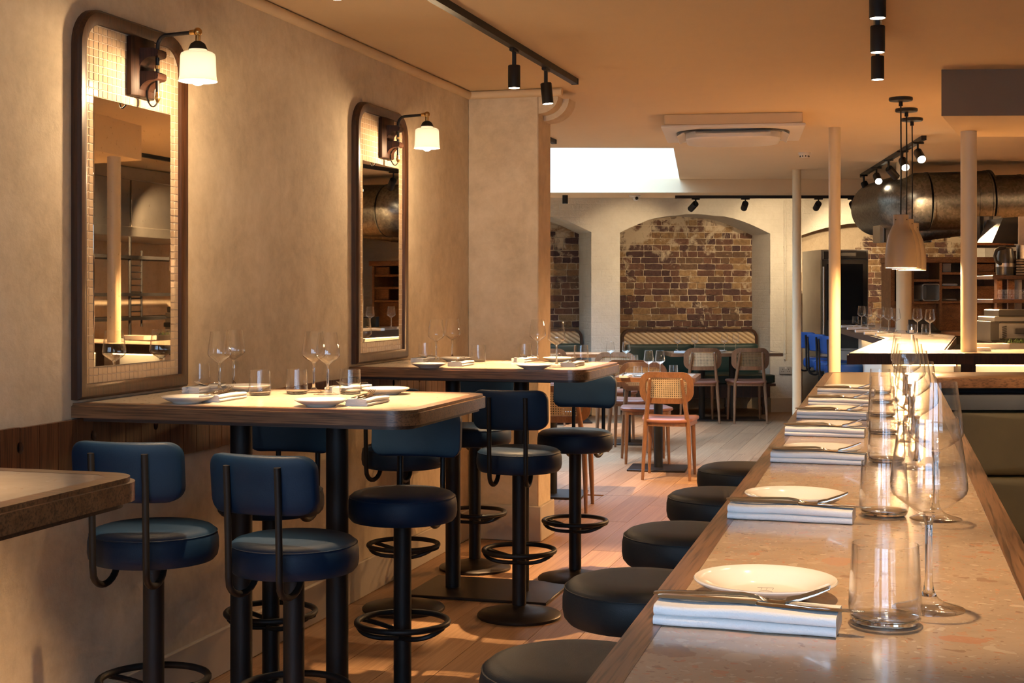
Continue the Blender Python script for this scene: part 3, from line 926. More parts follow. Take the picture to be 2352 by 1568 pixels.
# ------------------------------------------------------------------ bracket lamps on the mirrors
def wall_lamp(yc, label):
    X = -2.484
    t = thing('wall_lamp', label, 'wall lamp', (X, yc, 2.0), 0, 'bracket lamps on the mirrors')
    zb = 0.062
    bm = B()
    prism(bm, [(0, -0.074), (0.016, -0.074), (0.030, -0.05), (0.030, 0.05), (0.016, 0.074), (0, 0.074)], zb, zb + 0.195, 0.004)
    bp = obj('back_plate', bm, 'lamp_wood', t)
    for zt in (zb + 0.158, zb + 0.082):     # scalloped lugs that hold the rod
        pr = [(0.028, zt), (0.074, zt), (0.086, zt - 0.006), (0.088, zt - 0.014), (0.086, zt - 0.024), (0.078, zt - 0.028)]
        pr += [(0.028 + 0.044 * (1 - math.sin(a)), zt - 0.028 - 0.046 * (1 - math.cos(a))) for a in [PI / 2 * k / 6 for k in range(1, 7)]]
        bm = B()
        lo = [bm.verts.new((p[0], -0.046 + 0.30 * max(p[0] - 0.028, 0), p[1])) for p in pr]; hi = [bm.verts.new((p[0], 0.046 - 0.30 * max(p[0] - 0.028, 0), p[1])) for p in pr]
        bm.faces.new(lo); bm.faces.new(hi[::-1])
        for k in range(len(pr)):
            q = (k + 1) % len(pr)
            bm.faces.new((lo[k], lo[q], hi[q], hi[k]))
        obj('lug', bm, 'lamp_wood', bp)
    xr = 0.070
    bm = B()
    pts = [(xr, 0, 0.065), (xr, 0, 0.225)] + [(xr + 0.035 * (1 - math.cos(a)), 0, 0.225 + 0.040 * math.sin(a)) for a in [PI / 2 * k / 6 for k in range(1, 7)]] + [(0.175, 0, 0.268), (0.196, 0, 0.269)]
    tube(bm, pts, 0.0066, 12)
    obj('arm', bm, 'black', t)
    bm = B(); lathe(bm, [(0, 0.042), (0.004, 0.044), (0.006, 0.05), (0.009, 0.054), (0.009, 0.064), (0.0075, 0.07), (0.0075, 0.078), (0, 0.078)], 16, xr, 0)
    obj('rod_finial', bm, 'brass', t)
    bm = B(); cyl(bm, xr, 0, 0.155, 0.166, 0.0085, 16); obj('rod_collar', bm, 'brass', t)
    xs_ = 0.218
    bm = B(); lathe(bm, [(0, 0.258)] + [(0.0145 * math.sin(a), 0.270 - 0.0145 * math.cos(a)) for a in [PI * k / 8 for k in range(1, 8)]] + [(0, 0.2845)], 18, xs_, 0)
    tube(bm, [(xs_ - 0.028, 0, 0.269), (xs_ - 0.010, 0, 0.270)], 0.0085, 12)
    cyl(bm, xs_, 0, 0.236, 0.260, 0.0085, 16)
    obj('swivel_joint', bm, 'brass', t)
    bm = B(); lathe(bm, [(0, 0.240), (0.012, 0.239), (0.024, 0.230), (0.030, 0.216), (0.031, 0.212), (0, 0.212)], 24, xs_, 0)
    obj('lamp_holder', bm, 'black', t)
    bm = B()
    pr = [(0.029, 0.214), (0.030, 0.206), (0.047, 0.203), (0.055, 0.198), (0.057, 0.190), (0.058, 0.16), (0.0595, 0.125), (0.063, 0.108)]
    lathe(bm, pr + [(r - 0.003, z) for r, z in reversed(pr)], 40, xs_, 0)
    obj('shade', bm, 'opal', t)
    bm = B(); lathe(bm, [(0, 0.094)] + [(0.026 * math.sin(a), 0.121 - 0.027 * math.cos(a)) for a in [PI * k / 10 for k in range(1, 9)]] + [(0.014, 0.165), (0.013, 0.2), (0, 0.2)], 24, xs_, 0)
    obj('bulb', bm, 'bulb', t)
    bm = B(); tube(bm, bez((xr, 0.0, 0.046), (xr - 0.012, -0.012, 0.01), (xr - 0.035, -0.004, 0.055), 10) + bez((xr - 0.035, -0.004, 0.055), (xr - 0.045, 0.0, 0.10), (0.03, 0.0, 0.115), 5)[1:], 0.0028, 6)
    obj('cord', bm, 'black', t)
    l = bpy.data.lights.new('bulb_light', 'POINT'); l.energy = E_SCONCE; l.color = (1.0, 0.68, 0.38); l.shadow_soft_size = 0.02
    lo = bpy.data.objects.new('bulb_light', l); COL.objects.link(lo); lo.parent = t; lo.location = (xs_, 0, 0.086)
wall_lamp(4.165, 'brass and wood bracket lamp with white glass shade on the mirror nearer the street')
wall_lamp(6.41, 'brass and wood bracket lamp with white glass shade on the mirror beside the pier')

# ------------------------------------------------------------------ the bar
BS = -0.0204
bar = thing('bar_counter', 'long terrazzo bar counter with an oak edge, laid for seven diners', 'bar counter', (0, 0, 0))
def bx(off, y):  # off from the diners' edge
    return (-0.261 + BS * y + off, y)
W_ = 0.444
Y0, Y1 = 0.62, 6.20
def bar_out(i, ch):
    return [bx(i, Y0 + i), bx(W_ - i, Y0 + i), bx(W_ - i, Y1 + 0.06 - i), bx(ch + i * 0.6, Y1 - i), bx(i, Y1 - ch * 1.3 - i * 0.2)]
bm = B(); o_, i_ = bar_out(0, 0.05), bar_out(0.037, 0.05)
ring_prism(bm, o_, i_, TOP - 0.05, TOP)
es = [e for e in bm.edges if all(abs(v_.co.z - TOP) < 1e-6 and any((v_.co.xy - Vector(p)).length < 1e-6 for p in o_) for v_ in e.verts)]
bmesh.ops.bevel(bm, geom=es, offset=0.008, segments=2, affect='EDGES')
obj('wood_edge', bm, 'oak_y', bar)
bm = B(); prism(bm, i_, TOP - 0.03, TOP - 0.0005); obj('terrazzo_top', bm, 'terrazzo', bar)
bm = B(); prism(bm, [bx(0.20, Y0 + 0.05), bx(W_ - 0.02, Y0 + 0.05), bx(W_ - 0.02, Y1), bx(0.20, Y1 - 0.05)], 0, TOP - 0.05)
obj('bar_front', bm, 'dark_oak', bar)
# return of the bar towards the kitchen side, with padded panel below
rt = thing('bar_return', 'oak-topped return at the inner end of the bar with padded olive leather below', 'counter', (0, 0, 0))
za = TOP - 0.003
A_, B_, C_, D_ = gp(2152, 868, za), gp(2900, 868, za), gp(2900, 854, za), gp(2141, 854, za)
bm = B(); prism(bm, [A_, B_, C_, D_], za - 0.042, za, 0.006); obj('wood_top', bm, 'oak_x', rt)
dirx = (B_ - A_).normalized(); dn_ = Vector((-dirx.y, dirx.x, 0))
def rb(s0, s1, t0, t1, z0, z1, name, m, bev=0.0):
    bm = B()
    p = [A_ + dirx * s0 + dn_ * t0, A_ + dirx * s1 + dn_ * t0, A_ + dirx * s1 + dn_ * t1, A_ + dirx * s0 + dn_ * t1]
    prism(bm, p, z0, z1, bev); return obj(name, bm, m, rt)
rb(0.0, 2.4, 0.16, 0.34, 0, za - 0.043, 'recess_panel', 'black')
rb(0.0, 2.4, 0.02, 0.15, 0.945, 1.006, 'upper_rail', 'slate', 0.004)
def pad(z0, z1, s0, s1, lean, name):
    bm = B()
    hz = (z1 - z0) / 2; hs = (s1 - s0) / 2
    def fn(a, b2, c):
        p = A_ + dirx * ((s0 + s1) / 2 + a) + dn_ * (0.075 - c + lean * b2 * 0.4)
        return (p.x, p.y, (z0 + z1) / 2 + b2)
    pillow(bm, rrect(hs, hz, 0.03, 4), 0.10, fn, 0.5)
    obj(name, bm, 'olive', rt)
pad(0.68, 0.942, 0.0, 2.4, 0.1, 'upper_pad'); pad(0.40, 0.675, 0.0, 2.4, 0.1, 'lower_pad')
rb(0.0, 2.4, 0.05, 0.16, 0, 0.40, 'plinth', 'dark_oak')

# ------------------------------------------------------------------ tableware
def lathe_obj(name, prof, m, parent, seg=36):
    bm = B(); lathe(bm, prof, seg); return obj(name, bm, m, parent)
# wine glass, 207 mm
r_ = thing('wine_glass', 'x', 'glass')
out_p = [(0.0045, 0.100), (0.010, 0.1035), (0.020, 0.1100), (0.030, 0.1172), (0.0365, 0.1225), (0.0396, 0.1265), (0.0407, 0.1315), (0.0403, 0.139), (0.0382, 0.157), (0.0345, 0.182), (0.0308, 0.207)]
inn = [(max(r - 0.0011, 0.0), z + (0.0014 if i < 3 else 0)) for i, (r, z) in enumerate(out_p)]
lathe_obj('bowl', out_p + [(0.0302, 0.2074)] + inn[:0:-1] + [(0.0, 0.104)], 'glass', r_, 44)
lathe_obj('stem', [(0, 0.1035), (0.0068, 0.1018), (0.0055, 0.0975), (0.0042, 0.092), (0.0038, 0.078), (0.0038, 0.040), (0.0043, 0.030), (0.0058, 0.021), (0.0085, 0.0150), (0.0, 0.0150)], 'solid_glass', r_, 32)
lathe_obj('foot', [(0.0085, 0.0150), (0.0115, 0.0115), (0.0175, 0.0080), (0.0265, 0.0048), (0.0350, 0.0026), (0.0382, 0.0014), (0.0384, 0.0006), (0.0375, 0.0), (0.0, 0.0)], 'glass', r_, 44)
P_wine = Proto(r_)
r_ = thing('tumbler', 'x', 'glass')
tp = [(0.0, 0.0), (0.029, 0.0), (0.034, 0.002), (0.0365, 0.007), (0.0372, 0.014), (0.0368, 0.03), (0.0355, 0.052), (0.0337, 0.082)]
ti = [(0.0326, 0.0823), (0.0345, 0.052), (0.0358, 0.03), (0.0362, 0.014), (0.0350, 0.0095), (0.031, 0.0065), (0.0, 0.0058)]
lathe_obj('wall', tp + ti, 'glass', r_, 44)
lathe_obj('thick_base', [(0, 0.0003), (0.0285, 0.0003), (0.0335, 0.0022), (0.0352, 0.0070), (0.0340, 0.0080), (0.0305, 0.0060), (0, 0.0054)], 'solid_glass', r_, 36)
P_tum = Proto(r_)
r_ = thing('side_plate', 'x', 'plate')
pl = lathe_obj('dish', [(0, 0.0), (0.044, 0.0), (0.0455, 0.0012), (0.047, 0.003), (0.066, 0.010), (0.0775, 0.0165), (0.0795, 0.018), (0.0802, 0.0195), (0.0792, 0.0208), (0.0770, 0.0208), (0.066, 0.0155), (0.050, 0.0085), (0.046, 0.0058), (0.040, 0.0048), (0, 0.0048)], 'porcelain', r_, 56)
bm = B()   # printed emblem: an oval with lettering strokes beside a small frame
tube(bm, [(0.0075 + 0.0135 * math.cos(a), 0.009 * math.sin(a), 0.0049) for a in [2 * PI * k / 24 for k in range(24)]], 0.00028, 4, True)
for p, q in (((-0.022, -0.009), (-0.022, 0.009)), ((-0.022, 0.009), (-0.012, 0.008)), ((-0.021, 0.002), (-0.012, 0.001)), ((-0.021, -0.004), (-0.011, -0.005)), ((0.0, 0.003), (0.014, 0.003)), ((0.0, -0.002), (0.015, -0.002)), ((0.003, 0.006), (0.012, 0.006))):
    tube(bm, [(p[0], p[1], 0.0049), (q[0], q[1], 0.0049)], 0.00028, 4)
obj('emblem', bm, 'ink', r_)
P_plate = Proto(r_)
# folded napkin: a doubled strip with two soft folds along its long side (length on y)
def napkin():
    r_ = thing('napkin', 'x', 'napkin')
    bm = B()
    prof = []
    def roll(z0, z1, x):
        zc, rr = (z0 + z1) / 2, (z1 - z0) / 2
        return [(x + rr * math.cos(a), zc + rr * math.sin(a)) for a in [-PI / 2 + PI * k / 6 for k in range(7)]]
    prof = [(-0.034, 0.0)] + roll(0.0, 0.0095, 0.030) + [(0.026, 0.0098)] + roll(0.0101, 0.0205, 0.028) + [(0.0, 0.0215), (-0.02, 0.0205)] + [(-0.034, 0.0195), (-0.037, 0.0165), (-0.0355, 0.0110), (-0.032, 0.0105), (-0.036, 0.0095), (-0.037, 0.004)]
    ys = [-0.092 + 0.184 * k / 14 for k in range(15)]
    rings = []
    for j, y in enumerate(ys):
        wv = 0.0012 * math.sin(y * 70) ; wz = 1 + 0.05 * math.sin(y * 43 + 1)
        rings.append([bm.verts.new((x + wv + (0.0018 * math.sin(y * 26) if z > 0.01 else 0), y, z * wz)) for x, z in prof])
    n = len(prof)
    for a, c in zip(rings, rings[1:]):
        for i in range(n):
            k = (i + 1) % n
            bm.faces.new((a[i], a[k], c[k], c[i]))
    bm.faces.new(rings[0][::-1]); bm.faces.new(rings[-1])
    tag(r_)
    o = obj('cloth', bm, 'linen', r_)
    return r_
P_nap = Proto(napkin())
# fork and knife, laid along y, handle towards -y
def strip_mesh(bm, stations):
    """stations: (y, half width, z, thickness)"""
    rings = []
    for y, hw, z, t in stations:
        rings.append([bm.verts.new(p) for p in ((-hw, y, z), (-hw * 0.6, y, z + t), (hw * 0.6, y, z + t), (hw, y, z), (hw * 0.6, y, z - t * 0.5), (-hw * 0.6, y, z - t * 0.5))])
    for a, c in zip(rings, rings[1:]):
        for i in range(6):
            j = (i + 1) % 6
            bm.faces.new((a[i], a[j], c[j], c[i]))
    bm.faces.new(rings[0][::-1]); bm.faces.new(rings[-1])
r_ = thing('fork', 'x', 'fork')
bm = B()
strip_mesh(bm, [(-0.088, 0.0062, 0.003, 0.0016), (-0.082, 0.0082, 0.0033, 0.002), (-0.06, 0.0075, 0.0045, 0.002), (-0.02, 0.0045, 0.0062, 0.0022), (0.005, 0.0034, 0.0066, 0.0024), (0.018, 0.0036, 0.0052, 0.0022), (0.028, 0.0060, 0.0025, 0.0016), (0.036, 0.0100, 0.0012, 0.0012), (0.046, 0.0112, 0.0016, 0.0012), (0.052, 0.0114, 0.003, 0.0011)])
obj('handle', bm, 'cutlery', r_)
for k in range(4):
    x = -0.0087 + 0.0058 * k
    bm = B()
    tube(bm, [(x * 0.98, 0.050, 0.0030), (x, 0.064, 0.0066), (x, 0.080, 0.0126), (x * 0.96, 0.094, 0.0190)], [0.0019, 0.0016, 0.0014, 0.0007], 6)
    obj('tine', bm, 'cutlery', r_)
P_fork = Proto(r_)
r_ = thing('table_knife', 'x', 'knife')
bm = B(); strip_mesh(bm, [(-0.098, 0.0050, 0.0035, 0.002), (-0.092, 0.0066, 0.0035, 0.0028), (-0.05, 0.0060, 0.0035, 0.003), (-0.005, 0.0046, 0.0035, 0.003), (0.001, 0.0055, 0.0035, 0.0032), (0.005, 0.0048, 0.0035, 0.0026)])
obj('handle', bm, 'cutlery', r_)
bm = B(); strip_mesh(bm, [(0.004, 0.0048, 0.003, 0.0012), (0.02, 0.0078, 0.0028, 0.001), (0.07, 0.0088, 0.0028, 0.0008), (0.098, 0.0075, 0.0028, 0.0007), (0.112, 0.0028, 0.0028, 0.0006)])
obj('blade', bm, 'cutlery', r_)
P_knife = Proto(r_)

PLACED = []
def clear(p, r, n=60):
    """nudge a glass on a top sideways until its foot stands free of what is laid there"""
    p = p.copy()
    for _ in range(n):
        mv = Vector((0, 0, 0))
        for q, rq in PLACED:
            if abs(q.z - p.z) > 0.02: continue
            d_ = p - q; d_.z = 0
            gap = r + rq + 0.003 - d_.length
            if gap > 0: mv += (d_.normalized() if d_.length > 1e-5 else Vector((0, 1, 0))) * gap
        if mv.length < 1e-5: break
        p += mv * 0.7
    PLACED.append((p.copy(), r))
    return p
def rotv(x, y, a): return x * math.cos(a) - y * math.sin(a), x * math.sin(a) + y * math.cos(a)
def put_napkin(p, a, where, grp, knife=True):
    P_nap.put((p.x, p.y, p.z), a, 'folded white napkin ' + where, 'napkins ' + grp)
    for k in (-0.07, -0.045, -0.015, 0.015, 0.045, 0.07):
        ex, ey = rotv(0, k, a); PLACED.append((p + Vector((ex, ey, 0)), 0.037))
    dx, dy = rotv(-0.013, -0.012, a)
    P_fork.put((p.x + dx, p.y + dy, p.z + 0.0208), a + 0.03, 'steel fork on the napkin ' + where, 'forks ' + grp)
    if knife:
        dx, dy = rotv(0.009, 0.006, a)
        P_knife.put((p.x + dx, p.y + dy, p.z + 0.0206), a - 0.03, 'steel knife on the napkin ' + where, 'knives ' + grp)
PLC = ['at the first bar place from the street end', 'at the second bar place from the street end', 'at the third bar place from the street end', 'at the middle bar place', 'at the fifth bar place from the street end', 'at the last but one bar place', 'at the inmost bar place']
for i, (pu, pv, nu, nv) in enumerate(((1758, 1338, 1717, 1424), (1826, 1139, 1818, 1184), (1888, 1031, 1880, 1056), (1904, 976, 1896, 996), (1916, 939, 1912, 957), (1934, 912, 1930, 927), (1948, 889, 1944, 903.5))):
    q = gp(pu, pv, TOP + 0.015); q.z = TOP
    PLACED.append((q.copy(), 0.08)); P_plate.put(q, -PI / 2 + 0.1, 'small white side plate ' + PLC[i], 'side plates on the bar')
    q = gp(nu, nv, TOP + 0.004); q.z = TOP
    put_napkin(q, -PI / 2 - 0.03, PLC[i], 'on the bar')
for i, (u, v) in enumerate(((2033, 1430), (2030, 1182), (2029, 1060), (2028, 995), (2026, 955), (2024, 925), (2022, 903))):
    q = clear(gp(u, v, TOP), 0.037); P_tum.put(q, 0, 'clear glass tumbler ' + PLC[i], 'tumblers on the bar')
for i, (u, d) in enumerate(((2133, 1.525), (2118, 2.14), (2106, 2.74), (2097, 3.24), (2089, 3.68), (2082, 4.10), (2076, 4.46))):
    x, y = ray(u, d); P_wine.put(clear(Vector((x, y, TOP)), 0.039), 0, 'tall stemmed wine glass ' + PLC[i], 'wine glasses on the bar')
# the two wall tables
def laid(tname, plates, naps, tums, wines):
    for (u, v), wd in plates:
        q = gp(u, v, TOP + 0.018); q.z = TOP; PLACED.append((q.copy(), 0.08))
        P_plate.put(q, 0, 'small white side plate ' + wd + ' ' + tname, 'side plates on the wall tables')
    for (u, v, a), wd in naps:
        q = gp(u, v, TOP + 0.008); q.z = TOP
        put_napkin(q, a, wd + ' ' + tname, 'on the wall tables')
    for (u, v), wd in tums:
        P_tum.put(clear(gp(u, v, TOP), 0.037), 0, 'clear glass tumbler ' + wd + ' ' + tname, 'tumblers on the wall tables')
    for (u, v), wd in wines:
        P_wine.put(clear(gp(u, v, TOP), 0.039), 0, 'stemmed wine glass ' + wd + ' ' + tname, 'wine glasses on the wall tables')
Q1, Q2, Q3, Q4 = 'at the mirror end, front side,', 'at the mirror end, back side,', 'at the aisle end, front side,', 'at the aisle end, back side,'
laid('of the street-end table',
     [((430, 911), Q1), ((570, 885), Q2), ((737, 918), Q3), ((886, 892), Q4)],
     [((514, 912, 0), Q1), ((473, 893, PI - 0.1), Q2), ((846, 921, 0), Q3), ((800, 893, PI - 0.2), Q4)],
     [((597, 907), Q1), ((460, 886), Q2), ((818, 902), Q4), ((682, 904), Q3)],
     [((493, 897), Q1), ((537, 891), Q2), ((734, 901), Q3), ((774, 905), Q4)])
laid('of the pier table',
     [((985, 835), Q1), ((1046, 821), Q2), ((1227, 838), Q3), ((1284, 821.5), Q4)],
     [((1060, 835, 0), Q1), ((976, 826, PI - 0.1), Q2), ((1316, 836, 0), Q3), ((1205, 826, PI - 0.1), Q4)],
     [((1083, 830), Q1), ((977, 824), Q2), ((1208, 827), Q3), ((1326, 831), Q4)],
     [((1010, 829), Q1), ((1045, 829), Q2), ((1246, 831), Q3), ((1281, 843), Q4)])

# ------------------------------------------------------------------ cane dining chairs (face +y, back at -y)
r_ = thing('dining_chair', 'x', 'chair')
bm = B()
so = []
for x, y in rrect(1, 1, 0.42, 6):
    so.append((x * (0.205 + 0.022 * y), y * 0.205))
pillow(bm, so, 0.046, lambda a, b2, c: (a, b2, 0.452 + c - 0.010 * (1 - (a / 0.22) ** 2)), 0.25)
obj('seat', bm, 'tan', r_)
bm = B()
ring_prism(bm, [(x * 0.93, y * 0.93) for x, y in so], [(x * 0.80, y * 0.80) for x, y in so], 0.405, 0.438)
obj('seat_rail', bm, 'teak', r_)
def cb(a, b2, c): return (a, -0.225 + 1.1 * a * a - 0.14 * b2 + c, 0.698 + b2)
oo, ii = rrect(0.204, 0.120, 0.088, 7), rrect(0.156, 0.078, 0.05, 7)
bm = B()
n = len(oo)
def dens(pts):   # extra points so the long sides follow the curve
    out = []
    for i, p in enumerate(pts):
        q = pts[(i + 1) % len(pts)]
        k = 6 if abs(p[0] - q[0]) > 0.08 else 1
        out += [(p[0] + (q[0] - p[0]) * t / k, p[1] + (q[1] - p[1]) * t / k) for t in range(k)]
    return out
oo, ii = dens(oo), dens(ii)
q = [[bm.verts.new(cb(p[0], p[1], c)) for p in pts] for pts, c in ((oo, -0.008), (oo, 0.008), (ii, 0.008), (ii, -0.008))]
n = len(oo)
for a, c in zip(q, q[1:] + q[:1]):
    for i in range(n):
        j = (i + 1) % n
        bm.faces.new((a[i], a[j], c[j], c[i]))
obj('back_frame', bm, 'teak', r_)
bm = B()
pt, hl = 0.0158, 0.0070
def inside(x, y):
    ax, ay = abs(x) - (0.166 - 0.05), abs(y) - (0.088 - 0.05)
    return (max(ax, 0) ** 2 + max(ay, 0) ** 2) ** 0.5 + min(max(ax, ay), 0) < 0.05
gx = sorted([k * pt + o for k in range(-11, 12) for o in (-hl / 2, hl / 2)]); gz = sorted([k * pt + o for k in range(-6, 7) for o in (-hl / 2, hl / 2)])
vv = {}
for i in range(len(gx) - 1):
    for j in range(len(gz) - 1):
        if i % 2 == 0 and j % 2 == 0: continue
        if not inside((gx[i] + gx[i + 1]) / 2, (gz[j] + gz[j + 1]) / 2): continue
        f = []
        for a, c in ((i, j), (i + 1, j), (i + 1, j + 1), (i, j + 1)):
            if (a, c) not in vv: vv[(a, c)] = bm.verts.new(cb(gx[a], gz[c], 0.0))
            f.append(vv[(a, c)])
        bm.faces.new(f)
bmesh.ops.solidify(bm, geom=list(bm.faces), thickness=0.0015)
obj('cane_panel', bm, 'cane', r_)
for sx in (-1, 1):
    bm = B(); tube(bm, [(sx * 0.165, 0.165, 0.44), (sx * 0.172, 0.185, 0.2), (sx * 0.178, 0.20, 0)], [0.019, 0.016, 0.011], 12); obj('leg', bm, 'teak', r_)
    bm = B(); tube(bm, [(sx * 0.178, -0.215, 0), (sx * 0.170, -0.185, 0.22), (sx * 0.160, -0.165, 0.42), (sx * 0.142, -0.195, 0.56), (sx * 0.126, -0.228, 0.70), (sx * 0.119, -0.243, 0.765), (sx * 0.1185, -0.245, 0.772)], [0.011, 0.016, 0.019, 0.017, 0.0145, 0.0125, 0.006], 12)
    obj('leg', bm, 'teak', r_)
P_chair = Proto(r_)
GC = 'cane dining chairs in the rear room'
def chair(u, d, a, lab):
    x, y = ray(u, d); P_chair.put((x, y, 0), a, lab, GC)
chair(1537, 10.86, 0.06, 'cane-backed chair with tan seat standing alone on the aisle side of a small square table')
chair(1482, 11.86, PI + 0.28, 'cane-backed chair behind the small square table, facing the street')
chair(1450, 12.72, 0.05, 'cane-backed chair drawn up to the second small table, back to back with another chair')
chair(1413, 13.85, PI + 0.2, 'cane-backed chair behind the second small table, its back under wine glasses')
chair(1607, 15.42, 0.32, 'cane-backed chair at the long bench table, the one away from the socket')
chair(1716, 15.42, 0.30, 'cane-backed chair at the long bench table, the one near the wall socket')
chair(1292, 9.32, 0.12, 'cane-backed chair partly hidden by a stool and the pier, by a black table base')
chair(1254, 15.2, 0.35, 'cane-backed chair just showing past the edge of the pier')

# ------------------------------------------------------------------ dining tables
def dining(x, y, a, wx, wy, posts, label):
    t = thing('dining_table', label, 'table', (x, y, 0), a)
    bm = B(); o_, i_ = rrect(wx / 2, wy / 2, 0.03, 4), rrect(wx / 2 - 0.04, wy / 2 - 0.04, 0.012, 4)
    ring_prism(bm, o_, i_, 0.714, 0.75); obj('wood_edge', bm, 'oak_x', t)
    bm = B(); prism(bm, i_, 0.722, 0.7495); obj('stone_top', bm, 'marble', t)
    for px in posts:
        bm = B(); cyl(bm, px, 0, 0.012, 0.722, 0.036, 24); obj('leg', bm, 'black', t)
    hx = 0.23 if len(posts) == 1 else wx * 0.36
    bm = B(); box(bm, -hx, hx, -0.21, 0.21, 0, 0.014, 0.003); obj('base_plate', bm, 'black_base', t)
    return t
x, y = ray(1512, 11.36); dining(x, y, 0.08, 0.64, 0.66, [0], 'small square table with black base behind the lone cane chair')
x3, y3 = x, y
x, y = ray(1440, 13.3); dining(x, y, 0.12, 0.64, 0.66, [0], 'second small square table, between two cane chairs set back to front')
x4, y4 = x, y
x, y = ray(1657, 15.75); dining(x, y, 0.33, 1.25, 0.62, [-0.22, 0.12], 'long bench table under the middle brick arch, with two chairs before it')
x6, y6 = x, y
x, y = ray(1243, 15.45); dining(x, y, 0.33, 1.5, 0.6, [-0.22, 0.22], 'long bench table in the arch beside the pier')
x, y = ray(1268, 9.9); dining(x, y, 0.1, 0.64, 0.66, [0], 'small table hidden by the pier, its black base plate showing on the floor')
def on(cx, cy, a, lx, ly): 
    dx, dy = rotv(lx, ly, a); return Vector((cx + dx, cy + dy, 0.75))
def wine_at(u, d, where):
    x, y = ray(u, d); P_wine.put((x, y, 0.75), 0, 'stemmed wine glass ' + where, 'wine glasses in the rear room')
wine_at(1490, 11.15, 'on the small square table, one of its pair, away from the bar')
wine_at(1516, 11.15, 'on the small square table, one of its pair, towards the bar')
wine_at(1402, 13.1, 'on the second small table, before the white brick pier')
wine_at(1438, 13.1, 'on the second small table, before the edge of the bench')
wine_at(1556, 15.65, 'on the long bench table, first from the white pier')
wine_at(1596, 15.65, 'on the long bench table, second from the white pier')
wine_at(1664, 15.75, 'on the long bench table, third from the white pier')
wine_at(1690, 15.75, 'on the long bench table, fourth from the white pier')
def tum_at(u, d, where):
    x, y = ray(u, d); P_tum.put((x, y, 0.75), 0, 'clear glass tumbler ' + where, 'tumblers in the rear room')
tum_at(1465, 11.2, 'on the small square table, before the cane chair back')
tum_at(1547, 11.35, 'on the small square table, behind the lone chair')
tum_at(1457, 13.2, 'on the second small table')
x, y = ray(1438, 11.12); put_napkin(Vector((x, y, 0.75)), 0.0, 'on the small square table in the rear room', 'in the rear room', False)
x, y = ray(1568, 15.55); put_napkin(Vector((x, y, 0.75)), 1.1, 'on the long bench table in the rear room', 'in the rear room', False)
x, y = ray(1496, 11.08); P_plate.put((x, y, 0.75), 0, 'white side plate on the small square table in the rear room', 'side plates in the rear room')
x, y = ray(1653, 15.75); P_plate.put((x, y, 0.75), 0, 'white side plate on the long bench table in the rear room', 'side plates in the rear room')

# ------------------------------------------------------------------ upholstered benches in the arches
def bench(ul, ur, ur_seat, label, legu=None):
    t = thing('banquette_bench', label, 'bench', (0, 0, 0))
    off = 0.36
    s0, zt = wall_st(ul, 756, off); s1, _ = wall_st(ur, 756, off)
    _, zm = wall_st((ul + ur) / 2, 789, off)
    ss, _ = wall_st(ur_seat, 870, -0.35)
    zs = 0.47
    hw, hh = (s1 - s0) / 2, (zt - 0.30) / 2
    sc, zc = (s0 + s1) / 2, (zt + 0.30) / 2
    def tr(pts): return [(sc + p[0], zc + p[1]) for p in pts]
    o_, i_ = tr(rrect(hw, hh, 0.10, 7)), tr(rrect(hw - 0.028, hh - 0.028, 0.078, 7))
    bm = B(); n = len(o_)
    q = [[bm.verts.new(wp(p[0], p[1], off + c)) for p in pts] for pts, c in ((o_, 0.05), (o_, -0.02), (i_, -0.02), (i_, 0.05))]
    for a, c in zip(q, q[1:] + q[:1]):
        for i in range(n):
            j = (i + 1) % n
            bm.faces.new((a[i], a[j], c[j], c[i]))
    obj('back_frame', bm, 'dark_oak', t)
    bm = B(); f = [bm.verts.new(wp(p[0], p[1], off)) for p in i_]; g = [bm.verts.new(wp(p[0], p[1], off + 0.02)) for p in i_]
    bm.faces.new(f); bm.faces.new(g[::-1])
    for i in range(n): bm.faces.new((f[i], f[(i + 1) % n], g[(i + 1) % n], g[i]))
    ob = obj('cane_panel', bm, 'ribcane', t)
    for k in range(2):
        a, c = s0 + 0.03 + k * (s1 - s0 - 0.06) / 2, s0 + 0.03 + (k + 1) * (s1 - s0 - 0.06) / 2
        bm = B()
        mid, half = (a + c) / 2, (c - a) / 2 - 0.002
        zz0, zz1 = zs - 0.03, zm
        def fn(p, b2, cc, mid=mid): 
            v_ = wp(mid + p, (zz0 + zz1) / 2 + b2, off - 0.075 - cc + 0.12 * (b2 - (zz1 - zz0) / 2) * 0.3); return (v_.x, v_.y, v_.z)
        pillow(bm, rrect(half, (zz1 - zz0) / 2, 0.03, 4), 0.13, fn, 0.55)
        obj('back_cushion', bm, 'green', t)
    bm = B()
    a0, a1 = s0 + 0.01, ss
    def fn2(p, b2, c):
        v_ = wp((a0 + a1) / 2 + p, 0, -0.01 + b2); return (v_.x, v_.y, zs - 0.055 + c)
    pillow(bm, rrect((a1 - a0) / 2, 0.36, 0.04, 4), 0.115, fn2, 0.7)
    obj('seat_cushion', bm, 'green', t)
    bm = B(); prism(bm, [wp(a0, 0, -0.36), wp(a1, 0, -0.36), wp(a1, 0, 0.36), wp(a0, 0, 0.36)], 0.33, 0.36); obj('seat_board', bm, 'dark_oak', t)
    bm = B(); prism(bm, [wp(a0, 0, -0.31), wp(a1 - 0.05, 0, -0.31), wp(a1 - 0.05, 0, 0.30), wp(a0, 0, 0.30)], 0.20, 0.33); obj('seat_rail', bm, 'dark_oak', t)
    for s in (a0 + 0.1, a1 - 0.55, a1 - 0.10):
        p = wp(s, 0, -0.25); bm = B(); lathe(bm, [(0, 0), (0.026, 0), (0.03, 0.09), (0.038, 0.095), (0.038, 0.115), (0.032, 0.12), (0.032, 0.20), (0, 0.20)], 16, p.x, p.y)
        obj('leg', bm, 'dark_oak', t)
    return t
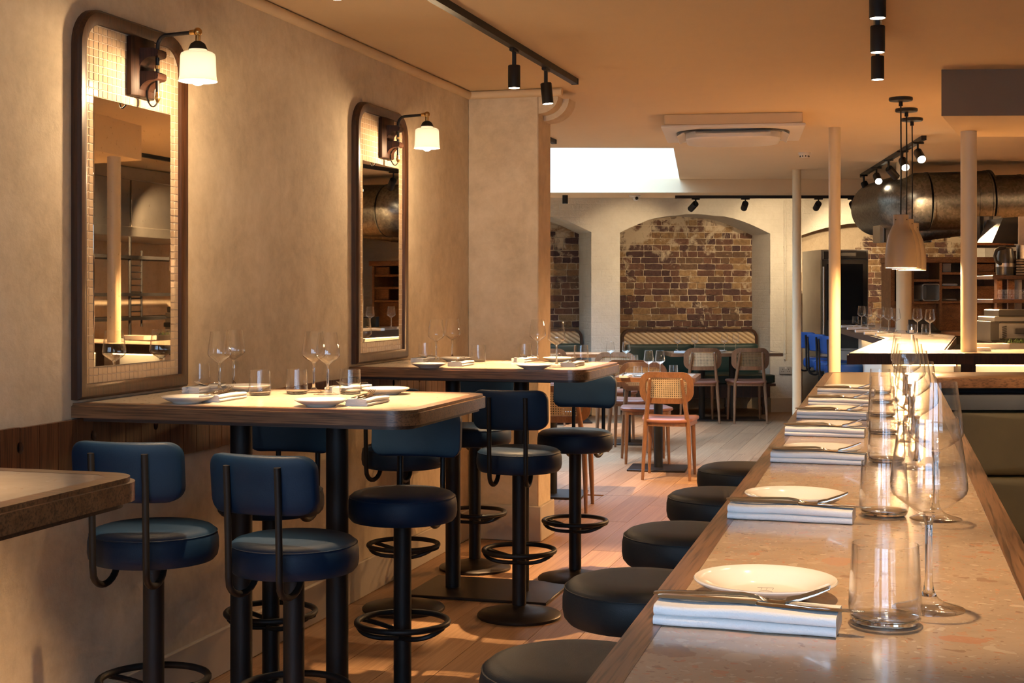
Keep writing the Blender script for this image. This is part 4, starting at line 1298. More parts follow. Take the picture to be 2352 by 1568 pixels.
bench(1427, 1739, 1781, 'green leather bench with ribbed cane back under the middle brick arch')
bench(1030, 1337, 1352, 'green leather bench with ribbed cane back in the arch beside the pier')
# conduit, socket on the white pier at the rear
p0 = wall_st(1802, 450); p1 = wall_st(1802, 838)
t = thing('socket', 'brushed metal double socket with surface conduit above it on the white brick pier', 'socket', (0, 0, 0))
bm = B(); tube(bm, [wp(p0[0], 2.5, -0.014), wp(p0[0], 0.62, -0.014)], 0.0135, 10)
obj('conduit', bm, 'rough_white', t)
for z in (1.95, 1.22, 0.70):
    bm = B(); a = wp(p0[0], z, -0.014); tube(bm, [a + Vector((0, 0, -0.012)), a + Vector((0, 0, 0.012))], 0.019, 10); obj('conduit_clip', bm, 'rough_white', t)
sc_, zc_ = wall_st(1803, 850)
def wbox(s0, s1, z0, z1, o0, o1, name, m, par, bev=0.002):
    bm = B(); prism(bm, [wp(s0, 0, o0), wp(s1, 0, o0), wp(s1, 0, o1), wp(s0, 0, o1)], z0, z1, bev, 1); return obj(name, bm, m, par)
fp = wbox(sc_ - 0.073, sc_ + 0.073, zc_ - 0.043, zc_ + 0.043, -0.022, 0.0, 'face_plate', 'grey_box', t)
wbox(sc_ - 0.012, sc_ + 0.012, zc_ + 0.018, zc_ + 0.034, -0.026, -0.021, 'rocker_switch', 'plastic', t)
for dx in (-0.037, 0.037):
    for ax, az, w2, h2 in ((0, 0.012, 0.003, 0.006), (-0.011, -0.014, 0.005, 0.003), (0.011, -0.014, 0.005, 0.003)):
        wbox(sc_ + dx + ax - w2, sc_ + dx + ax + w2, zc_ + az - h2, zc_ + az + h2, -0.0225, -0.020, 'pin_hole', 'black', fp, 0)

# ------------------------------------------------------------------ cream posts
def post(name, u, d, z0, z1, r, label):
    x, y = ray(u, d)
    t = thing(name, label, 'column', (x, y, 0), 0)
    bm = B(); cyl(bm, 0, 0, z0, z1, r, 32); obj('shaft', bm, 'post', t)
    return t
post('support_column', 1830, 13.4, 0, CEIL, 0.041, 'slim cream steel column with blue stools beside it, farther down the room')
post('support_column', 1917, 9.95, 0, CEIL, 0.041, 'cream steel column standing just past the inner end of the bar')
post('support_column', 2225, 8.07, 1.078, 2.335, 0.0445, 'cream steel column rising from the kitchen counter to the bulkhead')
post('support_column', 2076, 12.6, 1.078, CEIL, 0.066, 'thick cream column on the kitchen counter behind the pendant lamps')

# ------------------------------------------------------------------ kitchen counter
KZ = 1.078
t = thing('kitchen_counter', 'stone-topped kitchen counter with dark wood edge and glowing strip light beneath', 'counter', (0, 0, 0))
px = [(1945, 811), (2700, 812), (2700, 797), (2172, 803), (2197, 771), (2010, 740), (1930, 751), (2031, 776.5)]
pt_ = [gp(u, v, KZ) for u, v in px]
def inset(pts, d):
    n = len(pts); out = []
    for i in range(n):
        p0, p1, p2 = [Vector((q.x, q.y)) for q in (pts[i - 1], pts[i], pts[(i + 1) % n])]
        a, c = (p1 - p0).normalized(), (p2 - p1).normalized()
        n1, n2 = Vector((-a.y, a.x)), Vector((-c.y, c.x))
        m_ = (n1 + n2); m_ = m_ / max(m_.dot(n1), 0.25)
        out.append(Vector((p1.x + m_.x * d, p1.y + m_.y * d, 0)))
    return out
in_ = inset(pt_, 0.05)
bm = B(); ring_prism(bm, pt_, in_, KZ - 0.062, KZ)
es = [e for e in bm.edges if all(abs(v_.co.z - KZ) < 1e-6 for v_ in e.verts) and len([1 for v_ in e.verts if any((v_.co.xy - Vector((p.x, p.y))).length < 1e-5 for p in pt_)]) == 2]
bmesh.ops.bevel(bm, geom=es, offset=0.01, segments=2, affect='EDGES')
obj('wood_edge', bm, 'dark_oak', t)
bm = B(); prism(bm, in_, KZ - 0.04, KZ - 0.0005); obj('stone_top', bm, 'pass_stone', t)
ba = inset(pt_, 0.17)
bm = B(); prism(bm, ba, 0, KZ - 0.062); obj('counter_base', bm, 'white_paint', t)
# strip lights and bracket under the edge
def under(i, a, c, name, m, o0, o1, z0, z1):
    P_, Q_ = Vector((pt_[i].x, pt_[i].y, 0)), Vector((pt_[(i + 1) % 8].x, pt_[(i + 1) % 8].y, 0))
    d_ = Q_ - P_; L = d_.length; d_.normalize(); n_ = Vector((-d_.y, d_.x, 0))
    bm = B(); prism(bm, [P_ + d_ * a + n_ * o0, P_ + d_ * c + n_ * o0, P_ + d_ * c + n_ * o1, P_ + d_ * a + n_ * o1], z0, z1)
    return obj(name, bm, m, t)
def s_of(u): return (gp(u, 811, KZ) - pt_[0]).length
under(0, s_of(2062), s_of(2205), 'strip_light', 'led', 0.10, 0.115, KZ - 0.075, KZ - 0.0625)
under(0, s_of(2246), s_of(2690), 'strip_light', 'led', 0.10, 0.115, KZ - 0.075, KZ - 0.0625)
under(0, s_of(2208), s_of(2242), 'bracket', 'dark_oak', 0.03, 0.169, KZ - 0.20, KZ - 0.0625)
L6 = (pt_[7] - pt_[6]).length
under(6, 0.3, L6 - 0.05, 'strip_light', 'led', 0.10, 0.115, KZ - 0.075, KZ - 0.0625)
# glasses on the counter
GK = 'wine glasses on the kitchen counter'
for (u, v), wd in zip(((1979, 752), (1993, 755), (2022, 757), (2041, 763), (2057, 766)), ('first', 'second', 'third', 'fourth', 'fifth')):
    q = gp(u, v, KZ); P_wine.put(q, 0, 'stemmed wine glass, %s in the row before the brick wall on the kitchen counter' % wd, GK)
for (u, v), wd in zip(((2107, 768), (2136, 772)), ('beside the thick cream column', 'away from the thick cream column')):
    q = gp(u, v, KZ); P_wine.put(q, 0, 'stemmed wine glass by the candle on the kitchen counter, ' + wd, GK)
for (u, v), wd in zip(((1965, 744), (1985, 748), (2002, 749), (2127, 768)), ('farthest along', 'behind the wine glasses', 'beside the small bowl', 'beside the lit candle glass')):
    wd = 'deepest along the edge' if wd == 'farthest along' else wd
    q = gp(u, v, KZ); P_tum.put(q, 0, 'clear glass tumbler on the kitchen counter, ' + wd, 'tumblers on the kitchen counter')
q = gp(2094, 766, KZ)
t2 = thing('candle_glass', 'small glass with a lit candle on the kitchen counter', 'candle', q)
lathe_obj('wall', [(0, 0.0), (0.034, 0.0), (0.036, 0.004), (0.037, 0.075), (0.035, 0.075), (0.034, 0.008), (0, 0.006)], 'glass', t2, 28)
lathe_obj('wax', [(0, 0.008), (0.02, 0.008), (0.02, 0.03), (0, 0.031)], 'porcelain', t2, 16)
lathe_obj('flame', [(0, 0.031), (0.004, 0.036), (0.0045, 0.042), (0.0, 0.056)], 'candle', t2, 10)
for i, (u, v) in enumerate(((1955, 752), (1970, 757), (1990, 763), (2012, 768), (2040, 772))):
    q = gp(u, v, KZ); q.z = KZ
    put_napkin(q, 0.15 - PI / 2, ORD[i] + ' in the row along the kitchen counter', 'on the kitchen counter')
# stack of trays, folded cloth at the pass
q = gp(2268, 800, KZ)
t2 = thing('serving_tray', 'pale oblong serving tray on the kitchen counter behind the column', 'tray', (q.x, q.y, KZ), YAW)
bm = B(); ring_prism(bm, rrect(0.12, 0.06, 0.02, 4), rrect(0.112, 0.052, 0.015, 4), 0, 0.03); prism(bm, rrect(0.115, 0.055, 0.016, 4), 0, 0.008); obj('tray_body', bm, 'plastic', t2)
q = gp(2250, 806, KZ)
t2 = thing('folded_cloth', 'small folded white cloth on the kitchen counter edge', 'cloth', (q.x, q.y, KZ), YAW)
for k in range(3):
    bm = B(); box(bm, -0.06 + 0.002 * k, 0.06, -0.03, 0.03, 0.007 * k, 0.007 * k + 0.0066, 0.003); obj('fold', bm, 'linen', t2)

# ------------------------------------------------------------------ pendants over the kitchen counter
for i, (u, d, uc) in enumerate(((2069, 8.42, 2070), (2082, 8.93, 2090), (2095, 9.42, 2097))):
    x, y = ray(u, d)
    t = thing('pendant_lamp', 'cream bell pendant lamp over the kitchen counter, ' + ('first from the street', 'middle of three', 'third from the street')[i], 'pendant lamp', (x, y, 0), 0, 'pendants over the kitchen counter')
    bm = B(); lathe(bm, [(0, CEIL), (0.068, CEIL), (0.070, CEIL - 0.012), (0.066, CEIL - 0.02), (0.02, CEIL - 0.024), (0, CEIL - 0.024)], 32); obj('canopy', bm, 'black', t)
    bm = B(); cyl(bm, 0, 0, CEIL - 0.05, CEIL - 0.022, 0.012, 12); tube(bm, [(0, 0, CEIL - 0.04), (0.002, 0, 2.2), (0, 0, 1.87)], 0.0045, 8); obj('cord', bm, 'black', t)
    pr = [(0.092, 1.563), (0.0915, 1.60), (0.089, 1.66), (0.083, 1.71), (0.073, 1.755), (0.060, 1.79), (0.048, 1.812), (0.0445, 1.82), (0.0445, 1.875), (0.042, 1.878)]
    bm = B(); lathe(bm, pr + [(0.0, 1.878), (0.0, 1.874)] + [(r - 0.003, z) for r, z in reversed(pr[:8])], 40); sh = obj('shade', bm, 'cream_metal', t)
    for k in range(4):
        a = PI / 4 + k * PI / 2 + 0.1
        bm = B(); tube(bm, [(0.043 * math.cos(a), 0.043 * math.sin(a), 1.848), (0.0462 * math.cos(a), 0.0462 * math.sin(a), 1.848)], 0.0035, 8); obj('screw', bm, 'black', sh)
    bm = B(); lathe(bm, [(0, 1.60)] + [(0.03 * math.sin(a), 1.631 - 0.031 * math.cos(a)) for a in [PI * k / 8 for k in range(1, 7)]] + [(0.014, 1.68), (0.014, 1.75), (0, 1.75)], 20); obj('bulb', bm, 'bulb', t)
    l = bpy.data.lights.new('pendant_light', 'POINT'); l.energy = E_PEND; l.color = AMBER; l.shadow_soft_size = 0.03
    lo = bpy.data.objects.new('pendant_light', l); COL.objects.link(lo); lo.parent = t; lo.location = (0, 0, 1.585)

# ------------------------------------------------------------------ tracks and spotlights
def track(name, pts, label, h=0.032, wd=0.017, z=CEIL):
    t = thing(name, label, 'lighting track', (0, 0, 0))
    a, c = Vector(pts[0]), Vector(pts[1]); d_ = (c - a).normalized(); n_ = Vector((-d_.y, d_.x, 0)) * wd
    bm = B(); prism(bm, [a - n_, c - n_, c + n_, a + n_], z - h, z); obj('rail', bm, 'black', t)
    for s, k in ((a, -1), (c, 1)):
        bm = B(); e = s + d_ * 0.02 * k; prism(bm, [s - n_ * 1.1, e - n_ * 1.1, e + n_ * 1.1, s + n_ * 1.1], z - h - 0.001, z - 0.0005); obj('end_cap', bm, 'black', t)
    return t
def spot(x, y, label, group, tilt=0.0, az=0.0, z=CEIL - 0.032, scale=1.0, power=1.0, size=46, lit=True, col=WARM, stem=0.075, aim=None):
    if aim is not None:
        D_ = Vector(aim) - Vector((x, y, z - stem - 0.05))
        az = math.atan2(D_.y, D_.x); tilt = -math.atan2(math.hypot(D_.x, D_.y), -D_.z)
    t = thing('track_spotlight', label, 'spotlight', (x, y, z), az, group)
    bm = B(); box(bm, -0.011, 0.011, -0.045, 0.045, -0.014, 0, 0.002); obj('adapter', bm, 'black', t)
    bm = B(); box(bm, -0.009, 0.009, -0.006, 0.006, -stem - 0.02, -0.012, 0.002); obj('arm', bm, 'black', t)
    Rm = Matrix.Translation((0, 0, -stem)) @ Matrix.Rotation(tilt, 4, 'Y')
    def rot(bm):
        bmesh.ops.transform(bm, matrix=Rm, verts=bm.verts)
        return bm
    bm = B(); r = 0.0285 * scale; L = 0.105 * scale
    lathe(bm, [(0, 0), (r - 0.002, 0), (r, -0.003), (r, -L), (r - 0.002, -L), (r - 0.003, -L + 0.008), (0, -L + 0.008)], 28)
    h = obj('head', rot(bm), 'black', t)
    bm = B(); lathe(bm, [(0, -L + 0.0005), (r - 0.0035, -L + 0.0005), (r - 0.0035, -L + 0.004), (0, -L + 0.004)], 24)
    obj('lens', rot(bm), 'glow' if lit else 'pane', h)
    if lit:
        l = bpy.data.lights.new('spot_beam', 'SPOT'); l.energy = E_SPOT * power; l.color = col
        l.spot_size = math.radians(size); l.spot_blend = 0.55; l.shadow_soft_size = 0.02
        lo = bpy.data.objects.new('spot_beam', l); COL.objects.link(lo); lo.parent = t
        lo.matrix_local = Rm @ Matrix.Translation((0, 0, -L - 0.002))
    return t
track('lighting_track', ((-1.83, 1.2, 0), (-1.79, 7.45, 0)), 'long black lighting track over the wall tables')
tl = 'spotlights on the track over the wall tables'
for i, (y, tl_, pw) in enumerate(((1.9, 0.05, 0.2), (3.2, 0.05, 0.6), (4.22, 0.0, 0.85), (6.3, 0.0, 0.85), (6.88, -0.1, 0.8))):
    lab = ('first', 'second', 'third', 'last but one', 'last')[i]
    spot(-1.80, y, 'black spotlight on the track over the wall tables, %s from the street end' % lab, tl, tl_, 0, power=pw)
track('lighting_track', ((-0.0243, 0.9, 0), (-0.1787, 6.62, 0)), 'long black lighting track over the bar')
tl = 'spotlights on the track over the bar'
for i, y in enumerate((1.75, 2.5, 3.3, 4.2, 5.04, 5.76, 6.5)):
    spot(-0.027 * y, y, 'black spotlight hanging over the bar, %s from the street end' % ORD[i], tl, 0, 0, power=0.17, size=40)
for k in range(2):
    spot(0.62, 3.9 + 0.5 * k, 'black spotlight over the serving side of the bar, ' + ('first', 'second')[k] + ' of the pair', 'spotlights over the serving side', power=0.22, size=44, aim=(0.30 + 0.5 * k, 5.92, 0.42))
track('lighting_track', ((0.62, 3.3, 0), (0.62, 4.8, 0)), 'short black lighting track over the serving side of the bar')
q0, q1 = gp(2121, 318, CEIL - 0.02), gp(1980, 404, CEIL - 0.02)
track('lighting_track', ((q0.x, q0.y, 0), (q1.x, q1.y, 0)), 'short black lighting track aimed at the kitchen, beside the ventilation duct')
tl = 'spotlights on the track beside the duct'
for i, (u, v, ti, az, lit) in enumerate(((2108, 326, 0.5, 0.25, True), (2073, 346, 0.35, 0.3, False), (2041, 366, 0.6, 0.2, True), (2013, 384, 0.6, 0.2, True), (1984, 401, 0.15, 0.3, False))):
    q = gp(u, v, CEIL - 0.032)
    ti = -ti if i not in (1, 4) else ti * 0.6
    spot(q.x, q.y, 'black tilted spotlight on the track beside the duct, %s from the street end' % ORD[i], tl, ti, az, scale=1.15, lit=True, power=0.9, size=44, aim=dp((2330, 2240, 2300, 2150, 2120)[i], (790, 800, 700, 770, 720)[i], (8.6, 9.3, 12.8, 10.5, 13.0)[i]))
q0, q1 = dp(1555, 450, 14.95), dp(1998, 453, 14.95)
track('lighting_track', ((q0.x, q0.y, 0), (q1.x, q1.y, 0)), 'black lighting track along the beam before the brick arches', z=2.437, h=0.03)
tl = 'spotlights on the track before the brick arches'
for i, (u, au, av, pw) in enumerate(((1598, 1400, 690, 0.2), (1712, 1660, 640, 0.14), (1880, 1790, 640, 0.36), (1957, 2030, 660, 1.1))):
    q = dp(u, 452, 14.95)
    spot(q.x, q.y, 'black spotlight before the brick arches, %s from the roof light' % ORD[i], tl, z=2.407, scale=1.2, col=(1.0, 0.74, 0.44), power=pw * 0.6, size=70, stem=0.055, aim=dp(au, av, 17.0))
spot(-2.66, 9.45, 'black ceiling spotlight hidden behind the pier, lighting the lone cane chair', 'spotlights behind the pier', power=0.75, size=50, aim=(-1.8, 10.6, 0.3))
track('lighting_track', ((-2.66, 8.6, 0), (-2.66, 10.4, 0)), 'short black lighting track hidden behind the pier')
spot(1.25, 8.95, 'added unseen spotlight inside the kitchen, aimed at the side of the pier', 'added spotlights inside the kitchen', power=5.0, size=34, aim=(-2.08, 7.95, 1.35))  # added lamp that brightens the side of the pier
for k in range(3):  # added lamps that brighten the kitchen reflected in the mirror
    spot(1.25, 8.6 + 1.5 * k, 'added unseen spotlight inside the kitchen, %s from the street end' % ORD[k], 'added spotlights inside the kitchen', power=2.4, size=85, aim=(2.2, 9.0 + 1.7 * k, 1.5))
track('lighting_track', ((1.25, 8.0, 0), (1.25, 12.4, 0)), 'added unseen lighting track inside the kitchen')  # added rail to carry those lamps
q = dp(1298, 447, 14.9)
t = thing('ceiling_downlight', 'black tube downlight fixed to the beam near the pier', 'spotlight', (q.x, q.y, 2.437), 0)
bm = B(); lathe(bm, [(0, 0), (0.029, 0), (0.029, -0.088), (0.026, -0.09), (0.024, -0.08), (0, -0.08)], 24); obj('tube', bm, 'black', t)
bm = B(); lathe(bm, [(0, -0.083), (0.0235, -0.083), (0.0235, -0.081), (0, -0.081)], 20); obj('lens', bm, 'glow', t)
l = bpy.data.lights.new('downlight_beam', 'SPOT'); l.energy = E_SPOT * 0.5; l.color = WARM; l.spot_size = 1.3; l.spot_blend = 0.6; l.shadow_soft_size = 0.02
lo = bpy.data.objects.new('downlight_beam', l); COL.objects.link(lo); lo.parent = t; lo.location = (0, 0, -0.095)
# camera dome and smoke detector
q = dp(1458, 448, 14.9)
t = thing('security_camera', 'small white security camera with dark lens on the beam', 'camera', (q.x, q.y, 2.437), 0)
bm = B(); lathe(bm, [(0, 0), (0.06, 0), (0.06, -0.012), (0.05, -0.022), (0, -0.024)], 28); obj('mount', bm, 'plastic', t)
bm = B(); bmesh.ops.create_uvsphere(bm, u_segments=20, v_segments=12, radius=0.034, matrix=Matrix.Translation((0.015, -0.02, -0.03))); hd = obj('eyeball', bm, 'plastic', t)
bm = B(); bmesh.ops.create_uvsphere(bm, u_segments=16, v_segments=10, radius=0.018, matrix=Matrix.Translation((0.028, -0.042, -0.035))); obj('lens', bm, 'black', hd)
q = gp(1848, 350, CEIL)
t = thing('smoke_detector', 'round white smoke detector on the ceiling past the air conditioner', 'smoke detector', (q.x, q.y, CEIL), 0)
bm = B(); lathe(bm, [(0, 0), (0.05, 0), (0.05, -0.012), (0.043, -0.024), (0.028, -0.042), (0, -0.044)], 28); bd = obj('body', bm, 'plastic', t)
for k in range(10):
    a = 2 * PI * k / 10
    bm = B(); box(bm, -0.004, 0.004, -0.002, 0.002, -0.007, 0.007); bmesh.ops.transform(bm, matrix=Matrix.Translation((0.0385 * math.cos(a), 0.0385 * math.sin(a), -0.031)) @ Matrix.Rotation(a + PI / 2, 4, 'Z'), verts=bm.verts); obj('slot', bm, 'black', bd)

# ------------------------------------------------------------------ ceiling air conditioner
q0, q1 = gp(1518, 289, 2.50), gp(1851, 283, 2.50)
ax = (q1 - q0); Wd = ax.length; ax.normalize()
t = thing('air_conditioner', 'white ceiling cassette air conditioner with an open round-cornered panel', 'air conditioner', (q0.x, q0.y, 0), math.atan2(ax.y, ax.x))
D = 0.93
bm = B(); box(bm, 0.02, Wd - 0.02, 0.01, D, 2.505, CEIL - 0.0005, 0.004); obj('housing', bm, 'ceiling', t)
bm = B(); prism(bm, rrect(Wd / 2, D / 2, 0.012, 3, Wd / 2, D / 2), 2.485, 2.505, 0.006); obj('fascia', bm, 'plastic', t)
bm = B()
o_, i_ = rrect(Wd / 2 - 0.09, D / 2 - 0.09, 0.22, 8, Wd / 2, D / 2), rrect(Wd / 2 - 0.14, D / 2 - 0.14, 0.18, 8, Wd / 2, D / 2)
ring_prism(bm, o_, i_, 2.478, 2.4855); obj('air_slot', bm, 'dark_steel', t)
bm = B()
pillow(bm, rrect(Wd / 2 - 0.15, D / 2 - 0.15, 0.16, 8, Wd / 2, D / 2), 0.07, lambda a, b2, c: (a, b2, 2.462 + c), 0.6); obj('centre_panel', bm, 'plastic', t)
for (x0, x1, y0, y1, rx) in ((0.22, Wd - 0.22, 0.09, 0.15, 0), (0.22, Wd - 0.22, D - 0.15, D - 0.09, 0), (0.09, 0.15, 0.22, D - 0.22, 1), (Wd - 0.15, Wd - 0.09, 0.22, D - 0.22, 1)):
    bm = B(); box(bm, x0, x1, y0, y1, -0.004, 0.004, 0.003)
    c_ = Vector(((x0 + x1) / 2, (y0 + y1) / 2, 0))
    sg = 1 if (x0 + y0) < 0.4 else -1
    R_ = Matrix.Rotation(0.55 * (sg if not rx else -sg), 4, 'X' if not rx else 'Y')
    bmesh.ops.transform(bm, matrix=Matrix.Translation(c_ + Vector((0, 0, 2.468))) @ R_ @ Matrix.Translation(-c_), verts=bm.verts)
    obj('flap', bm, 'plastic', t)

# ------------------------------------------------------------------ ventilation duct, hood
t = thing('ventilation_duct', 'large galvanised round duct with an elbow under the kitchen ceiling', 'duct', (0, 0, 0))
C0 = dp(2420, 455, 12.6); C1 = dp(2262, 459, 12.6); C2 = dp(2128, 463, 12.6)
R0 = 0.259
def seam_tube(path, r, name, m='galv', seg=40):
    bm = B(); tube(bm, path, r, seg); return obj(name, bm, m, t)
seam_tube([C1, C2], R0, 'main_run')
seam_tube([C1 + (C1 - C2).normalized() * 0.02, C0, C0 + (C0 - C1) * 2], R0 * 0.84, 'reduced_run')
dX = (C2 - C1).normalized(); dZ = Vector((-dX.y, dX.x, 0)); dZ = dZ if dZ.y > 0 else -dZ
el = []
for k in range(9):
    a = PI / 2 * k / 8
    el.append(C2 + dX * (0.16 * math.sin(a)) + dZ * (0.16 * (1 - math.cos(a))))
el += [el[-1] + dZ * 0.9]
seam_tube(el, R0, 'elbow')
for P_, r in ((C1, R0 * 1.02), (C2, R0 * 1.02), (C1 + (C2 - C1) * 0.0 + (C1 - C2).normalized() * 0.03, R0 * 1.03), ((C0 + C1) / 2, R0 * 0.86), (C1 + (C2 - C1) * 0.22, R0 * 1.015)):
    bm = B(); tube(bm, [P_ - dX * 0.008, P_ + dX * 0.008], r, 40); obj('seam_band', bm, 'galv', t)
# second, sloping run below it
A2, B2 = dp(2262, 505, 13.3), dp(2095, 528, 13.6)
bm = B(); tube(bm, [A2 + (A2 - B2), A2, B2, B2 + (B2 - A2) * 0.15], 0.12, 28)
t2 = thing('branch_duct', 'smaller sloping ribbed duct under the large duct', 'duct', (0, 0, 0)); obj('run', bm, 'galv', t2)
for k in range(7):
    p = A2 + (B2 - A2) * (k / 6); d_ = (B2 - A2).normalized()
    bm = B(); tube(bm, [p - d_ * 0.006, p + d_ * 0.006], 0.1235, 28); obj('rib', bm, 'galv', t2)
def cbox(name, label, cat, u0, u1, v0, v1, d, depth, m, rz=0, bev=0.004):
    """a box whose face stands across the view line at distance d"""
    a, c = dp(u0, v1, d), dp(u1, v0, d)
    F = Vector((-sn, cs, 0)) * depth
    bm = B(); p0, p1 = Vector((a.x, a.y, 0)), Vector((c.x, c.y, 0))
    prism(bm, [p0, p1, p1 + F, p0 + F], a.z, c.z, bev, 1)
    return bm
def piece(par, name, m, u0, u1, v0, v1, d, depth, bev=0.003):
    return obj(name, cbox(None, None, None, u0, u1, v0, v1, d, depth, m, 0, bev), m, par)
t = thing('duct_drop', 'pale square vertical duct behind the pendant lamps', 'duct', (0, 0, 0))
piece(t, 'casing', 'steel', 2021, 2048, 440, 556, 12.9, 0.25); piece(t, 'corner_flange', 'dark_steel', 2031, 2035, 462, 556, 12.88, 0.02, 0)
t = thing('extract_box', 'dark square extract box under the ribbed duct', 'duct', (0, 0, 0))
piece(t, 'casing', 'dark_steel', 2108, 2141, 520, 556, 13.6, 0.3); piece(t, 'side_flange', 'steel', 2139, 2141, 520, 556, 13.58, 0.02, 0)
t = thing('extractor_hood', 'stainless extractor hood with dark sloping side in the kitchen', 'hood', (0, 0, 0))
for u0, u1, m in ((2240, 2250, 'brushed'), (2252, 2258, 'dark_steel'), (2260, 2272, 'brushed'), (2275, 2279, 'dark_steel'), (2281, 2300, 'brushed')):
    piece(t, 'panel', m, u0, u1, 496, 560, 11.0, 0.04)
bm = B()
pp = [dp(2304, 500, 10.6), dp(2338, 498, 10.6), dp(2338, 560, 10.6), dp(2278, 558, 10.6)]
Fv = Vector((-sn, cs, 0)) * 0.35
f = [bm.verts.new(p) for p in pp]; g = [bm.verts.new(p + Fv) for p in pp]
bm.faces.new(f); bm.faces.new(g[::-1])
for i in range(4): bm.faces.new((f[i], f[(i + 1) % 4], g[(i + 1) % 4], g[i]))
obj('sloping_side', bm, 'dark_steel', t)
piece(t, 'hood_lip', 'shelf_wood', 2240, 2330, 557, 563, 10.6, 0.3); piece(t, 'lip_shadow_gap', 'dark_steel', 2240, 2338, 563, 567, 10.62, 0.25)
# hood on the side wall of the kitchen, seen in the mirror
t = thing('wall_hood', 'long stainless hood over the side counter of the kitchen, seen in the mirror', 'hood', (2.0, 11.6, 0), 0)
bm = B(); box(bm, 0, 0.88, -2.0, 2.0, 1.93, 2.02, 0.004); obj('hood_lip', bm, 'steel', t)
for k in range(4):
    bm = B(); box(bm, 0.03, 0.86, -1.99 + k, -1.01 + k, 2.02, CEIL - 0.12, 0.004); obj('panel', bm, 'steel', t)
bm = B(); box(bm, 0.01, 0.88, -2.0, 2.0, CEIL - 0.12, CEIL - 0.005, 0.003); obj('top_rail', bm, 'steel', t)
t = thing('kitchen_rack', 'black metal rack with rungs and shelves by the side wall of the kitchen', 'rack', (1.9, 11.2, 0), 0)
for z in (1.72, 1.38, 1.16):
    bm = B(); box(bm, 0, 0.35, -1.3, 1.7, z, z + 0.03); obj('shelf', bm, 'black', t)
for y in (-1.3, 0.2, 1.7):
    bm = B(); tube(bm, [(0.02, y, 0), (0.02, y, 1.92)], 0.014, 8); obj('upright', bm, 'black', t)
for k in range(9):
    bm = B(); tube(bm, [(0.02, 0.2, 1.18 + 0.06 * k), (0.02, 0.4, 1.18 + 0.06 * k)], 0.006, 6); obj('rung', bm, 'black', t)
bm = B(); box(bm, -0.02, 0.0, 0, 0, 0, 0) if False else tube(bm, [(0.02, 0.4, 1.1), (0.02, 0.4, 1.80)], 0.01, 8); obj('ladder_rail', bm, 'black', t)

# ------------------------------------------------------------------ tall oven, shelving
t = thing('tall_oven', 'tall stainless oven cabinet with dark glass door before the rear brick arch', 'oven', (0, 0, 0))
d0 = 15.4
lp, rp_ = dp(1843, 573, d0 + 0.8), dp(1886, 573, d0)
rq = dp(1994, 573, d0 - 0.05)
bm = B(); back = rq + Vector((-sn, cs, 0)) * 0.85
prism(bm, [Vector((rp_.x, rp_.y, 0)), Vector((rq.x, rq.y, 0)), Vector((back.x, back.y, 0)), Vector((lp.x, lp.y, 0))], 0, dp(1886, 573, d0).z, 0.006)
obj('cabinet', bm, 'steel', t)
piece(t, 'control_panel', 'dark_steel', 1892, 1990, 577, 594, d0 - 0.08, 0.05); piece(t, 'display', 'oven_glass', 1932, 1966, 580, 588, d0 - 0.085, 0.01, 0)
dr = piece(t, 'door', 'dark_steel', 1887, 1993, 596, 800, d0 - 0.09, 0.06)
piece(dr, 'window', 'oven_glass', 1900, 1982, 606, 735, d0 - 0.10, 0.02, 0.002)
bm = B(); a, c = dp(1892, 612, d0 - 0.14), dp(1892, 770, d0 - 0.14); tube(bm, [a, c], 0.013, 10); obj('handle', bm, 'steel', dr)
piece(t, 'lower_drawer', 'steel', 1887, 1993, 804, 925, d0 - 0.07, 0.05)
t = thing('shelving_unit', 'open wooden shelving with pigeonholes on the kitchen wall', 'shelving', (0, 0, 0))
d1 = 13.6
piece(t, 'back_panel', 'dark_wood', 2050, 2305, 598, 800, d1 + 0.35, 0.03, 0)
piece(t, 'top_board', 'shelf_wood', 2045, 2305, 590, 603, d1, 0.37)
for u in (2046, 2090, 2158, 2288): piece(t, 'upright', 'shelf_wood', u, u + (9 if u < 2100 else 6), 603, 800, d1, 0.35)
for u0, u1, vs in ((2099, 2158, (641, 692)), (2164, 2288, (625, 657, 691)), (2055, 2090, (692,))):
    for v in vs: piece(t, 'shelf_board', 'shelf_wood', u0, u1, v, v + 6, d1 + 0.01, 0.34, 0.002)
piece(t, 'lower_panel', 'shelf_wood', 2055, 2288, 698, 800, d1 + 0.1, 0.02, 0)
for v0, v1, lab in ((606, 625, 'upper'), (663, 690, 'lower')):
    t2 = thing('shelf_drawer', 'orange wooden %s drawer in the shelving behind the column' % lab, 'drawer', (0, 0, 0))
    piece(t2, 'drawer_front', 'shelf_wood', 2244, 2284, v0, v1, d1 + 0.03, 0.02); piece(t2, 'drawer_box', 'dark_wood', 2246, 2282, v0 + 1, v1, d1 + 0.06, 0.2, 0)
t2 = thing('storage_bin', 'grey rounded bin lying on its side on a shelf', 'bin', (0, 0, 0))
a = dp(2139, 671, d1 + 0.0); F = Vector((-sn, cs, 0)); Rr = Vector((cs, sn, 0))
bm = B()
o_, i_ = rrect(0.083, 0.082, 0.022, 4), rrect(0.076, 0.075, 0.017, 4)
q = []
for pts, dd, sc2 in ((o_, 0.0, 1), (o_, 0.28, 0.85), (i_, 0.27, 0.85), (i_, 0.0, 1)):
    q.append([bm.verts.new(a + Rr * (p[0] * sc2 - dd * 0.12) + Vector((0, 0, p[1] * sc2)) + F * dd) for p in pts])
n = len(o_)
for s, e in ((0, 1), (2, 3), (3, 0)):
    for i in range(n):
        j = (i + 1) % n
        bm.faces.new((q[s][i], q[s][j], q[e][j], q[e][i]))
bm.faces.new(q[1]); bm.faces.new(q[2][::-1])
obj('shell', bm, 'grey_box', t2)
